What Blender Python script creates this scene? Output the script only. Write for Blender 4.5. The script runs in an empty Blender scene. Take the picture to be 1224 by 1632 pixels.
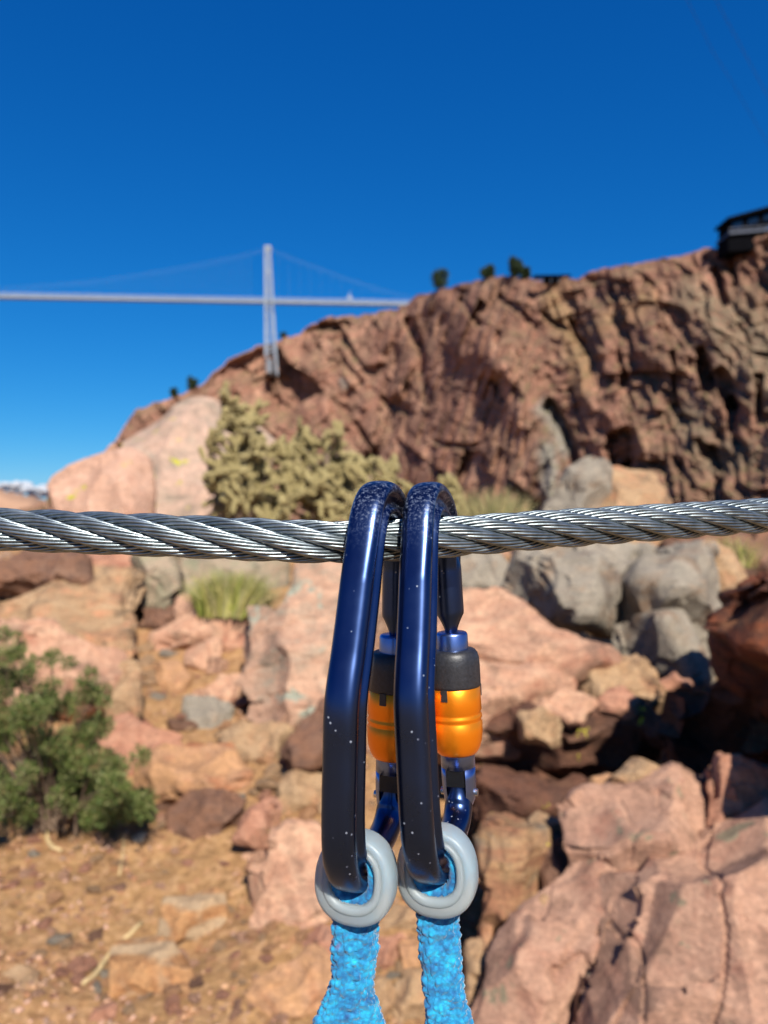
import bpy, bmesh, math, random
import numpy as np
from mathutils import Vector, Matrix

sc = bpy.context.scene
COL = sc.collection
rad = math.radians
random.seed(7)
RNG = np.random.default_rng(7)

# ------------------------------------------------------------------ camera, sky, sun
F = 1230.0          # focal length expressed in pixels of the 1224 x 1632 photograph
CZ = 1.40           # eye height in metres
cam_d = bpy.data.cameras.new('camera')
cam = bpy.data.objects.new('camera', cam_d)
COL.objects.link(cam)
cam.location = (0, 0, CZ)
cam.rotation_euler = (rad(90), 0, 0)
cam_d.sensor_fit = 'VERTICAL'
cam_d.sensor_height = 24.0
cam_d.lens = F / 1632 * 24.0
cam_d.clip_start = 0.01
cam_d.clip_end = 40000
cam_d.dof.use_dof = True
cam_d.dof.focus_distance = 0.262
cam_d.dof.aperture_fstop = 8.4
sc.camera = cam

SUN_EL, SUN_AZ = 42.0, 165.0      # azimuth clockwise from the viewing direction: behind the camera, a little to the right
w = bpy.data.worlds.new('World')
sc.world = w
w.use_nodes = True
nt = w.node_tree
nt.nodes.clear()
sky = nt.nodes.new('ShaderNodeTexSky')
sky.sky_type = 'NISHITA'
sky.sun_disc = False
sky.sun_elevation = rad(SUN_EL)
sky.sun_rotation = rad(SUN_AZ)
sky.altitude = 1700
sky.air_density = 1.0
sky.dust_density = 0.3
sky.ozone_density = 3.0
hsv = nt.nodes.new('ShaderNodeHueSaturation')
hsv.inputs['Saturation'].default_value = 1.22
bg = nt.nodes.new('ShaderNodeBackground')
bg.inputs['Strength'].default_value = 0.085
wo = nt.nodes.new('ShaderNodeOutputWorld')
nt.links.new(sky.outputs[0], hsv.inputs['Color'])
# the phone's rendition of a clear sky: one tone curve per channel over the whole sky
sp3 = nt.nodes.new('ShaderNodeSeparateColor'); cb3 = nt.nodes.new('ShaderNodeCombineColor')
nt.links.new(hsv.outputs[0], sp3.inputs[0])
for ch, (cf, ex) in enumerate(((0.50, 1.5), (0.72, 0.85), (1.02, 0.65))):
    m1 = nt.nodes.new('ShaderNodeMath'); m1.operation = 'MULTIPLY'; m1.inputs[1].default_value = 0.085
    m2 = nt.nodes.new('ShaderNodeMath'); m2.operation = 'POWER'; m2.inputs[1].default_value = ex
    m3 = nt.nodes.new('ShaderNodeMath'); m3.operation = 'MULTIPLY'; m3.inputs[1].default_value = cf / 1.60 / 0.085
    nt.links.new(sp3.outputs[ch], m1.inputs[0]); nt.links.new(m1.outputs[0], m2.inputs[0]); nt.links.new(m2.outputs[0], m3.inputs[0])
    nt.links.new(m3.outputs[0], cb3.inputs[ch])
nt.links.new(cb3.outputs[0], bg.inputs['Color'])
nt.links.new(bg.outputs[0], wo.inputs['Surface'])

sun_d = bpy.data.lights.new('sun', 'SUN')
sun_d.energy = 5.0
sun_d.angle = rad(0.53)
sun_d.color = (1.0, 0.95, 0.87)
sun = bpy.data.objects.new('sun', sun_d)
COL.objects.link(sun)
ce = math.cos(rad(SUN_EL))
SUNV = Vector((ce * math.sin(rad(SUN_AZ)), ce * math.cos(rad(SUN_AZ)), math.sin(rad(SUN_EL))))
sun.rotation_euler = SUNV.to_track_quat('Z', 'Y').to_euler()
sun.location = SUNV * 50

vs = sc.view_settings
vs.view_transform = 'Standard'
vs.look = 'None'
vs.exposure = 0.68
vs.gamma = 1.0
vs.use_curve_mapping = False
sc.render.engine = 'CYCLES'
sc.cycles.max_bounces = 6
sc.cycles.transparent_max_bounces = 8
sc.cycles.use_denoising = True

# ------------------------------------------------------------------ helpers
def P(px, py, d):
    return Vector(((px - 612) / F * d, d, CZ + (816 - py) / F * d))

def srgb(r, g, b):
    f = lambda c: (c / 255 / 12.92) if c / 255 <= 0.04045 else ((c / 255 + 0.055) / 1.055) ** 2.4
    return (0.78 * f(r), 0.78 * f(g), 0.78 * f(b), 1)

def tag(o, label=None, cat=None, group=None, kind=None):
    if label: o['label'] = label
    if cat: o['category'] = cat
    if group: o['group'] = group
    if kind: o['kind'] = kind
    return o

def empty(name, loc):
    o = bpy.data.objects.new(name, None)
    o.empty_display_size = 0.05
    COL.objects.link(o)
    o.location = loc
    return o

def link(name, me, mat=None, parent=None, loc=None, smooth=True):
    if mat is not None and not me.materials:
        me.materials.append(mat)
    if smooth and len(me.polygons):
        me.polygons.foreach_set('use_smooth', np.ones(len(me.polygons), dtype=bool))
    o = bpy.data.objects.new(name, me)
    COL.objects.link(o)
    if parent is not None: o.parent = parent
    if loc is not None: o.location = loc
    return o

def mesh_np(name, V, Fc):
    """V (n,3), Fc (m,k) with constant k"""
    me = bpy.data.meshes.new(name)
    V = np.asarray(V, dtype=np.float32); Fc = np.asarray(Fc, dtype=np.int32)
    k = Fc.shape[1]; m = len(Fc)
    me.vertices.add(len(V)); me.vertices.foreach_set('co', V.ravel())
    me.loops.add(m * k); me.loops.foreach_set('vertex_index', Fc.ravel())
    me.polygons.add(m)
    me.polygons.foreach_set('loop_start', np.arange(0, m * k, k, dtype=np.int32))
    try: me.polygons.foreach_set('loop_total', np.full(m, k, dtype=np.int32))
    except Exception: pass
    me.update(calc_edges=True)
    me.validate()
    return me

def grid_faces(nu, nv, wrap_u=False):
    f = []
    I = np.arange(nv - 1)[:, None]; J = np.arange(nu if wrap_u else nu - 1)[None, :]
    a = I * nu + J; b = I * nu + (J + 1) % nu
    c = (I + 1) * nu + (J + 1) % nu; d = (I + 1) * nu + J
    return np.stack([a, b, c, d], -1).reshape(-1, 4)

class MB:
    """collects simple shapes into one mesh (coordinates relative to `o`)"""
    def __init__(s, o=(0, 0, 0)):
        s.V = []; s.F = []; s.o = Vector(o)
    def add(s, vs_, fs_):
        n = len(s.V)
        s.V += [tuple(Vector(v) - s.o) for v in vs_]
        s.F += [tuple(i + n for i in f) for f in fs_]
    def bar(s, a, b, t, t2=None, up=(0, 0, 1)):
        a = Vector(a); b = Vector(b); d = (b - a).normalized()
        x = d.cross(Vector(up))
        if x.length < 1e-4: x = d.cross(Vector((1, 0, 0)))
        x.normalize(); y = x.cross(d)
        t2 = t2 or t
        vs_ = []
        for p in (a, b):
            for i, j in ((-1, -1), (1, -1), (1, 1), (-1, 1)):
                vs_.append(p + x * t / 2 * i + y * t2 / 2 * j)
        s.add(vs_, [(3, 2, 1, 0), (4, 5, 6, 7), (0, 1, 5, 4), (1, 2, 6, 5), (2, 3, 7, 6), (3, 0, 4, 7)])
    def tube(s, pts, radii, n=8, cap=True):
        pts = [Vector(p) for p in pts]
        if not hasattr(radii, '__len__'): radii = [radii] * len(pts)
        vs_ = []; fs_ = []
        ref = None
        for i, p in enumerate(pts):
            d = (pts[min(i + 1, len(pts) - 1)] - pts[max(i - 1, 0)]).normalized()
            if ref is None:
                ref = d.cross(Vector((0.31, 0.2, 0.93)))
                if ref.length < 1e-3: ref = d.cross(Vector((1, 0, 0)))
            x = (ref - d * ref.dot(d)).normalized(); ref = x
            y = d.cross(x)
            for k in range(n):
                a = 2 * math.pi * k / n
                vs_.append(p + (x * math.cos(a) + y * math.sin(a)) * radii[i])
        for i in range(len(pts) - 1):
            for k in range(n):
                fs_.append((i * n + k, i * n + (k + 1) % n, (i + 1) * n + (k + 1) % n, (i + 1) * n + k))
        if cap:
            fs_.append(tuple(range(n - 1, -1, -1)))
            fs_.append(tuple((len(pts) - 1) * n + k for k in range(n)))
        s.add(vs_, fs_)
    def build(s, name, mat, parent=None, smooth=False):
        me = bpy.data.meshes.new(name)
        me.from_pydata(s.V, [], s.F)
        me.update()
        return link(name, me, mat, parent, smooth=smooth)

# --- noise in numpy
_perm = RNG.permutation(256).astype(np.int64)
_perm = np.concatenate([_perm, _perm, _perm])
_g3 = RNG.normal(size=(256, 3)); _g3 /= np.linalg.norm(_g3, axis=1, keepdims=True)
def perlin(p):
    i = np.floor(p).astype(np.int64); f = p - i; i &= 255
    u = f * f * f * (f * (f * 6 - 15) + 10)
    r = np.zeros(len(p))
    for dx in (0, 1):
        for dy in (0, 1):
            for dz in (0, 1):
                h = _perm[_perm[_perm[(i[:, 0] + dx) & 255] + ((i[:, 1] + dy) & 255)] + ((i[:, 2] + dz) & 255)]
                g = _g3[h]
                dot = g[:, 0] * (f[:, 0] - dx) + g[:, 1] * (f[:, 1] - dy) + g[:, 2] * (f[:, 2] - dz)
                wx = u[:, 0] if dx else 1 - u[:, 0]; wy = u[:, 1] if dy else 1 - u[:, 1]; wz = u[:, 2] if dz else 1 - u[:, 2]
                r += dot * wx * wy * wz
    return r
def fbm(p, o=4, g=0.5, ridged=False):
    r = np.zeros(len(p)); a = 1.0
    for k in range(o):
        n = perlin(p * 2.03 ** k + 17.3 * k)
        r += a * ((0.35 - np.abs(n)) * 1.6 if ridged else n)
        a *= g
    return r
_cj = RNG.random((256, 3)); _cg = RNG.normal(size=(256, 3))
def facets(p, dims=3, tilt=1.0, curve=0.9):
    """creased noise: the lowest of the tilted shallow bowls of the neighbouring Voronoi cells; returns value, edge closeness"""
    i0 = np.floor(p).astype(np.int64)
    best = np.full(len(p), 1e9); sec = np.full(len(p), 1e9); val = np.full(len(p), 1e9)
    rz = (-1, 0, 1) if dims == 3 else (0,)
    for dx in (-1, 0, 1):
        for dy in (-1, 0, 1):
            for dz in rz:
                c = i0 + np.array([dx, dy, dz]); m = c & 255
                h = _perm[_perm[_perm[m[:, 0]] + m[:, 1]] + m[:, 2]]
                q = c + _cj[h]
                if dims == 2: q[:, 2] = p[:, 2]
                df = p - q
                d = (df ** 2).sum(1)
                val = np.minimum(val, (df * np.clip(_cg[h], -1.3, 1.3)).sum(1) * tilt + _cg[h][:, 0] * 0.25 + curve * d)
                near = d < best
                sec = np.where(near, best, np.minimum(sec, d))
                best = np.where(near, d, best)
    return val, np.sqrt(sec) - np.sqrt(best)

def carve(co, no, size, rs, n_seed, tilt, lim):
    """chops a surface into flat fracture faces: every point is cut back to the nearest planes"""
    idx = rs.choice(len(co), min(n_seed, len(co)), replace=False)
    S = co[idx]; PN = no[idx] + rs.normal(size=(len(idx), 3)) * tilt
    PN /= np.linalg.norm(PN, axis=1, keepdims=True)
    out = np.zeros(len(co))
    for a in range(0, len(co), 20000):
        c = co[a:a + 20000]; n = no[a:a + 20000]
        d2 = ((c[:, None, :] - S[None]) ** 2).sum(2)
        k = min(5, len(idx))
        nn = np.argpartition(d2, k - 1, axis=1)[:, :k]
        num = ((S[nn] - c[:, None, :]) * PN[nn]).sum(2)
        den = np.clip((n[:, None, :] * PN[nn]).sum(2), 0.35, 1)
        pen = 0.35 * np.take_along_axis(d2, nn, 1) / (size * 0.5)
        t = num / den + pen
        out[a:a + 20000] = t.min(1)
    return np.clip(out, -lim * size, lim * size)

# ------------------------------------------------------------------ materials
def mat_new(name):
    m = bpy.data.materials.new(name)
    m.use_nodes = True
    n = m.node_tree
    b = n.nodes['Principled BSDF']
    return m, n, b

def ramp(n, fac, stops, interp='LINEAR'):
    r = n.nodes.new('ShaderNodeValToRGB')
    r.color_ramp.interpolation = interp
    el = r.color_ramp.elements
    while len(el) < len(stops): el.new(0.5)
    for e, (p, c) in zip(el, stops):
        e.position = p; e.color = c if len(c) == 4 else (*c, 1)
    n.links.new(fac, r.inputs[0])
    return r.outputs[0]

def noise(n, vec, scale, detail=5, rough=0.6, dist=0.0):
    t = n.nodes.new('ShaderNodeTexNoise')
    t.inputs['Scale'].default_value = scale
    t.inputs['Detail'].default_value = detail
    t.inputs['Roughness'].default_value = rough
    t.inputs['Distortion'].default_value = dist
    n.links.new(vec, t.inputs['Vector'])
    return t.outputs['Fac']

def mix(n, fac, a, b, mode='MIX'):
    x = n.nodes.new('ShaderNodeMixRGB'); x.blend_type = mode
    for i, v in ((0, fac), (1, a), (2, b)):
        if isinstance(v, (int, float)): x.inputs[i].default_value = v
        elif isinstance(v, tuple): x.inputs[i].default_value = v if len(v) == 4 else (*v, 1)
        else: n.links.new(v, x.inputs[i])
    return x.outputs[0]

def bump(n, b, height, dist, strength=1.0, prev=None):
    x = n.nodes.new('ShaderNodeBump')
    x.inputs['Strength'].default_value = strength
    x.inputs['Distance'].default_value = dist
    n.links.new(height, x.inputs['Height'])
    if prev is not None: n.links.new(prev, x.inputs['Normal'])
    n.links.new(x.outputs[0], b.inputs['Normal'])
    return x.outputs[0]

def objvec(n, scale=(1, 1, 1), rot=(0, 0, 0)):
    t = n.nodes.new('ShaderNodeTexCoord'); m = n.nodes.new('ShaderNodeMapping')
    m.inputs['Scale'].default_value = scale; m.inputs['Rotation'].default_value = rot
    n.links.new(t.outputs['Object'], m.inputs[0])
    return m.outputs[0]

def rock_mat(name, c1, c2, c3, dark, s=1.0, rot=(0.3, 0.5, 0.2), lichen=None, lichen_amt=0.0, band=0.0):
    m, n, b = mat_new(name)
    v = objvec(n)
    vs_ = objvec(n, (1.0, 1.0, 4.5), rot)
    a = noise(n, v, 5 * s, 4, 0.6, 0.6)
    st = noise(n, vs_, 6 * s, 6, 0.62, 0.8)
    gr = noise(n, v, 60 * s, 5, 0.7)
    gr2 = noise(n, v, 230 * s, 2, 0.7)
    base = ramp(n, a, [(0.36, c1), (0.5, c2), (0.64, c3)])
    base = mix(n, ramp(n, st, [(0.40, (0, 0, 0)), (0.66, (1, 1, 1))]), base, c1)
    crack = noise(n, vs_, 9 * s, 8, 0.7, 1.5)
    cr = ramp(n, crack, [(0.475, (0, 0, 0)), (0.5, (1, 1, 1)), (0.525, (0, 0, 0))])
    pat = ramp(n, noise(n, v, 3.1 * s, 5, 0.65, 1.0), [(0.5, (0, 0, 0)), (0.62, (1, 1, 1))])
    base = mix(n, mix(n, 0.5, cr, pat, 'MULTIPLY'), base, dark)
    base = mix(n, ramp(n, pat, [(0, (0, 0, 0)), (1, (0.6, 0.6, 0.6))]), base, dark)
    if band:
        bn = n.nodes.new('ShaderNodeTexWave'); bn.wave_type = 'RINGS'
        bn.inputs['Scale'].default_value = band; bn.inputs['Distortion'].default_value = 2.5
        bn.inputs['Detail'].default_value = 3
        n.links.new(v, bn.inputs['Vector'])
        base = mix(n, ramp(n, bn.outputs['Fac'], [(0.3, (0, 0, 0)), (0.7, (0.8, 0.8, 0.8))]), base, c3)
    if lichen_amt > 0:
        ln = noise(n, v, 7 * s, 5, 0.6, 0.3)
        base = mix(n, ramp(n, ln, [(0.72 - lichen_amt, (0, 0, 0)), (0.75 - lichen_amt, (1, 1, 1))]), base, lichen)
    g = ramp(n, gr, [(0.3, (0.62, 0.62, 0.62)), (0.7, (1.28, 1.25, 1.2))])
    base = mix(n, 0.85, base, g, 'MULTIPLY')
    n.links.new(base, b.inputs['Base Color'])
    b.inputs['Roughness'].default_value = 0.82
    b.inputs['Specular IOR Level'].default_value = 0.3
    n1 = bump(n, b, crack, 0.014 / s, 0.6)
    n2 = bump(n, b, gr, 0.0035 / s, 0.8, n1)
    bump(n, b, gr2, 0.0015 / s, 0.8, n2)
    return m

YEL = srgb(190, 185, 40)
GRN = srgb(150, 160, 120)
M = {}
M['pink'] = rock_mat('pink_granite', srgb(190, 142, 114), srgb(216, 174, 142), srgb(172, 114, 90), srgb(112, 88, 72))
M['pinkgrey'] = rock_mat('pink_grey_granite', srgb(184, 142, 116), srgb(208, 168, 140), srgb(160, 148, 128), srgb(112, 100, 86), lichen=srgb(158, 158, 140), lichen_amt=0.12)
M['red'] = rock_mat('red_granite', srgb(178, 124, 98), srgb(194, 146, 118), srgb(158, 98, 78), srgb(98, 66, 54))
M['orange'] = rock_mat('orange_sandstone', srgb(198, 150, 106), srgb(186, 142, 108), srgb(178, 116, 80), srgb(112, 80, 58))
M['tan'] = rock_mat('tan_stone', srgb(186, 154, 118), srgb(170, 134, 98), srgb(196, 140, 104), srgb(96, 78, 62))
M['grey'] = rock_mat('grey_schist', srgb(150, 140, 124), srgb(166, 154, 136), srgb(154, 126, 100), srgb(92, 82, 74))
M['brown'] = rock_mat('brown_stone', srgb(138, 98, 74), srgb(118, 88, 72), srgb(152, 118, 96), srgb(70, 52, 44))
M['rust'] = rock_mat('rusty_boulder', srgb(124, 66, 38), srgb(78, 50, 38), srgb(146, 104, 72), srgb(46, 32, 28), s=1.4)
M['lich'] = rock_mat('lichened_boulder', srgb(206, 170, 148), srgb(188, 160, 140), srgb(170, 156, 136), srgb(138, 122, 106), s=0.55, lichen=YEL, lichen_amt=0.13)
M['smooth'] = rock_mat('rounded_pink_boulder', srgb(206, 162, 136), srgb(214, 174, 150), srgb(184, 134, 110), srgb(150, 112, 90), s=0.5, lichen=YEL, lichen_amt=0.11)
M['big'] = rock_mat('big_pink_boulder', srgb(178, 136, 112), srgb(196, 154, 128), srgb(160, 112, 92), srgb(118, 90, 74), s=1.5, lichen=srgb(148, 134, 108), lichen_amt=0.1)
M['upright'] = rock_mat('stained_upright_rock', srgb(150, 104, 76), srgb(176, 140, 100), srgb(118, 108, 94), srgb(70, 54, 42), s=1.4, lichen=YEL, lichen_amt=0.06)
M['green'] = rock_mat('grey_green_rock', srgb(160, 148, 122), srgb(182, 156, 132), srgb(146, 144, 116), srgb(110, 100, 84), s=1.2)
M['banded'] = rock_mat('banded_stone', srgb(188, 142, 96), srgb(176, 122, 78), srgb(184, 160, 128), srgb(120, 80, 54), s=1.2, band=4)
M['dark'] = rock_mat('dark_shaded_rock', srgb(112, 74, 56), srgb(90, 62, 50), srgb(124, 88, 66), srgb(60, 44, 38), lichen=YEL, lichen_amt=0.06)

def dirt_mat():
    m, n, b = mat_new('ochre_dirt')
    v = objvec(n)
    a = noise(n, v, 3.2, 6, 0.62, 0.5)
    g = noise(n, v, 45, 6, 0.75)
    g2 = noise(n, v, 190, 3, 0.7)
    vo = n.nodes.new('ShaderNodeTexVoronoi'); vo.inputs['Scale'].default_value = 42
    n.links.new(v, vo.inputs['Vector'])
    base = ramp(n, a, [(0.34, srgb(150, 114, 78)), (0.5, srgb(192, 152, 104)), (0.66, srgb(184, 138, 98))])
    sv = n.nodes.new('ShaderNodeSeparateColor'); n.links.new(vo.outputs['Color'], sv.inputs[0])
    base = mix(n, 0.5, base, ramp(n, sv.outputs[0], [(0.0, srgb(134, 98, 70)), (0.45, srgb(192, 150, 104)), (0.8, srgb(208, 168, 128)), (1.0, srgb(176, 120, 90))]))
    base = mix(n, 0.9, base, ramp(n, g, [(0.3, (0.6, 0.56, 0.5)), (0.7, (1.25, 1.22, 1.2))]), 'MULTIPLY')
    n.links.new(base, b.inputs['Base Color'])
    b.inputs['Roughness'].default_value = 0.95
    b.inputs['Specular IOR Level'].default_value = 0.15
    n1 = bump(n, b, g, 0.012, 1.0)
    n2 = bump(n, b, vo.outputs['Distance'], 0.006, 0.7, n1)
    bump(n, b, g2, 0.003, 0.8, n2)
    return m
M['dirt'] = dirt_mat()

def cliff_mat():
    m, n, b = mat_new('canyon_cliff')
    g = n.nodes.new('ShaderNodeNewGeometry')
    mp = n.nodes.new('ShaderNodeMapping'); mp.inputs['Scale'].default_value = (1, 1, 1)
    n.links.new(g.outputs['Position'], mp.inputs[0])
    md = n.nodes.new('ShaderNodeMapping'); md.inputs['Scale'].default_value = (1.0, 0.5, 0.22); md.inputs['Rotation'].default_value = (0, rad(-32), 0)
    n.links.new(g.outputs['Position'], md.inputs[0])
    a = noise(n, mp.outputs[0], 0.022, 6, 0.62, 0.8)
    st = noise(n, md.outputs[0], 0.11, 8, 0.68, 1.2)
    f = noise(n, mp.outputs[0], 0.5, 8, 0.75)
    base = ramp(n, a, [(0.36, srgb(132, 94, 78)), (0.47, srgb(176, 124, 102)), (0.55, srgb(146, 112, 92)), (0.66, srgb(196, 142, 116))])
    base = mix(n, ramp(n, st, [(0.42, (0, 0, 0)), (0.62, (0.85, 0.85, 0.85))]), base, srgb(140, 102, 84))
    base = mix(n, ramp(n, noise(n, md.outputs[0], 0.06, 6, 0.6, 0.6), [(0.56, (0, 0, 0)), (0.68, (0.8, 0.8, 0.8))]), base, srgb(208, 156, 128))
    # tint patches stored on the rock itself: r = pale yellow streaks, g = grey slabs, b = scrub on ledges
    at = n.nodes.new('ShaderNodeAttribute'); at.attribute_name = 'tint'
    sp = n.nodes.new('ShaderNodeSeparateColor'); n.links.new(at.outputs['Color'], sp.inputs[0])
    base = mix(n, sp.outputs[0], base, srgb(206, 168, 112))
    base = mix(n, sp.outputs[1], base, srgb(160, 150, 136))
    sepn = n.nodes.new('ShaderNodeSeparateXYZ'); n.links.new(g.outputs['Normal'], sepn.inputs[0])
    led = n.nodes.new('ShaderNodeMath'); led.operation = 'MULTIPLY'
    n.links.new(ramp(n, sepn.outputs['Z'], [(0.6, (0, 0, 0)), (0.8, (1, 1, 1))]), led.inputs[0])
    n.links.new(ramp(n, noise(n, mp.outputs[0], 0.35, 6, 0.8), [(0.47, (0, 0, 0)), (0.6, (1, 1, 1))]), led.inputs[1])
    base = mix(n, led.outputs[0], base, srgb(120, 112, 72))
    sb = n.nodes.new('ShaderNodeMath'); sb.operation = 'MULTIPLY'
    n.links.new(sp.outputs[2], sb.inputs[0])
    n.links.new(ramp(n, noise(n, mp.outputs[0], 0.45, 5, 0.8), [(0.42, (0, 0, 0)), (0.52, (1, 1, 1))]), sb.inputs[1])
    base = mix(n, sb.outputs[0], base, srgb(150, 128, 104))
    base = mix(n, ramp(n, noise(n, mp.outputs[0], 0.16, 5, 0.7), [(0.55, (0, 0, 0)), (0.63, (0.7, 0.7, 0.7))]), base, srgb(98, 72, 62))
    base = mix(n, 0.9, base, ramp(n, f, [(0.35, (0.6, 0.58, 0.57)), (0.65, (1.25, 1.23, 1.2))]), 'MULTIPLY')
    base = mix(n, 1.0, base, (1.32, 1.40, 1.42), 'MULTIPLY')
    n.links.new(base, b.inputs['Base Color'])
    b.inputs['Roughness'].default_value = 0.9
    b.inputs['Specular IOR Level'].default_value = 0.15
    n1 = bump(n, b, st, 6.0, 0.9)
    bump(n, b, f, 1.6, 0.9, n1)
    return m
M['cliff'] = cliff_mat()

def plain(name, col, rough=0.6, metal=0.0, nscale=None, namp=0.25, bumpd=None, spec=0.5):
    m, n, b = mat_new(name)
    b.inputs['Roughness'].default_value = rough
    b.inputs['Metallic'].default_value = metal
    b.inputs['Specular IOR Level'].default_value = spec
    if nscale:
        v = objvec(n)
        x = noise(n, v, nscale, 5, 0.6)
        c = mix(n, 1.0, tuple(col), ramp(n, x, [(0.3, (1 - namp,) * 3), (0.7, (1 + namp,) * 3)]), 'MULTIPLY')
        n.links.new(c, b.inputs['Base Color'])
        if bumpd: bump(n, b, x, bumpd, 0.8)
    else:
        b.inputs['Base Color'].default_value = col
    return m
M['bridge'] = plain('bridge_silver_paint', srgb(158, 168, 180), 0.6, 0.0, 0.3, 0.15)
M['bridge_dark'] = plain('bridge_weathered_deck', srgb(120, 124, 130), 0.8, 0.0, 0.3, 0.2)
M['bdark'] = plain('black_steel_cladding', srgb(8, 8, 12), 0.9, 0.0, 0.4, 0.3, spec=0.05)
M['bgrey'] = plain('grey_steel_rail', srgb(56, 62, 78), 0.5, 0.2, 0.4, 0.2)
M['glass'] = plain('dark_window_glass', srgb(20, 26, 38), 0.08, 0.0, spec=0.8)
M['pine'] = plain('juniper_needles', srgb(64, 82, 44), 0.8, 0.0, 0.6, 0.5)
M['bark'] = plain('grey_brown_bark', srgb(112, 92, 74), 0.9, 0.0, 8, 0.35)
M['hill'] = plain('dry_hillside', srgb(176, 136, 106), 0.95, 0.0, 0.012, 0.4)
M['mountain'] = plain('haze_blue_forest_range', srgb(84, 108, 146), 0.95, 0.0, 0.0006, 0.15)  # forest range with the blue of distant haze painted into its colour
M['steelwire'] = plain('overhead_steel_line', srgb(50, 60, 80), 0.5, 0.6)

# ------------------------------------------------------------------ the ground
GD = np.array([0.0, 0.6, 1.2, 2.0, 2.5, 3.0, 4.0, 5.0, 6.0, 8.0, 10.0, 12.0, 16.0, 30.0, 80.0, 300.0, 20000.0])
GZ = np.array([-1.42, -1.41, -1.39, -1.33, -1.26, -1.17, -0.98, -0.78, -0.6, -0.44, -0.42, -0.7, -2.5, -12, -45, -70, -75.0])
def ground_base(x, y):
    r = np.hypot(x, y)
    d = np.where(y > 0, np.maximum(y, r * 0.8), 0.0)
    z = np.interp(d, GD, GZ)
    # the shaded hollow among the boulders on the right
    z = z - 0.85 * np.exp(-(((x - 1.10) / 0.62) ** 2 + ((y - 3.15) / 0.72) ** 2) ** 2)
    z = z - 0.25 * np.exp(-(((x - 0.36) / 0.16) ** 2 + ((y - 2.2) / 0.35) ** 2))
    # a path that steps up between the rocks in the middle
    z = z - 0.05 * np.exp(-((x + 0.95 + 0.08 * (y - 4)) / 0.4) ** 2) * (y < 6)
    return z + CZ
def ground(x, y):
    x = np.asarray(x, float); y = np.asarray(y, float)
    p = np.stack([x.ravel(), y.ravel(), np.zeros(x.size)], 1)
    r = np.hypot(p[:, 0], p[:, 1])
    n = 0.05 * fbm(p * 1.3, 3) + 0.026 * fbm(p * 6 + 3, 4) + 0.006 * fbm(p * 40, 2)
    big = np.clip((r - 20) / 60, 0, 1) * 4 * fbm(p * 0.03, 4)
    fv, _ = facets(p * 3.1 + 5.0, 2, 0.5)
    fw, _ = facets(p * 9.0 + 2.0, 2, 0.6)
    n += (0.035 * fv + 0.012 * fw) * (r < 20)
    return ground_base(x, y) + n.reshape(x.shape) * (1 if True else 0) + big.reshape(x.shape)

def ray_ground(px, py):
    """distance along the view at which the sight line meets the ground"""
    d = np.linspace(1.2, 14, 500)
    z = CZ + (816 - py) / F * d
    g = ground_base((px - 612) / F * d, d)
    k = np.argmax(z < g)
    return float(d[k]) if z[k] < g[k] else 9.0

def build_ground():
    rr = np.concatenate([np.linspace(0.02, 1.0, 14), np.geomspace(1.02, 12, 330), np.geomspace(12.4, 16000, 110)])
    th = np.concatenate([np.linspace(-34, 34, 420), np.linspace(36, 324, 100)[1:-1]])
    th = np.radians(th)
    R, T = np.meshgrid(rr, th, indexing='ij')
    X = R * np.sin(T); Y = R * np.cos(T)
    Z = ground(X, Y)
    V = np.stack([X, Y, Z], -1).reshape(-1, 3)
    me = mesh_np('ground', V, grid_faces(len(th), len(rr), True)[:, ::-1])
    o = link('ground', me, M['dirt'])
    tag(o, kind='structure')
build_ground()

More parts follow.
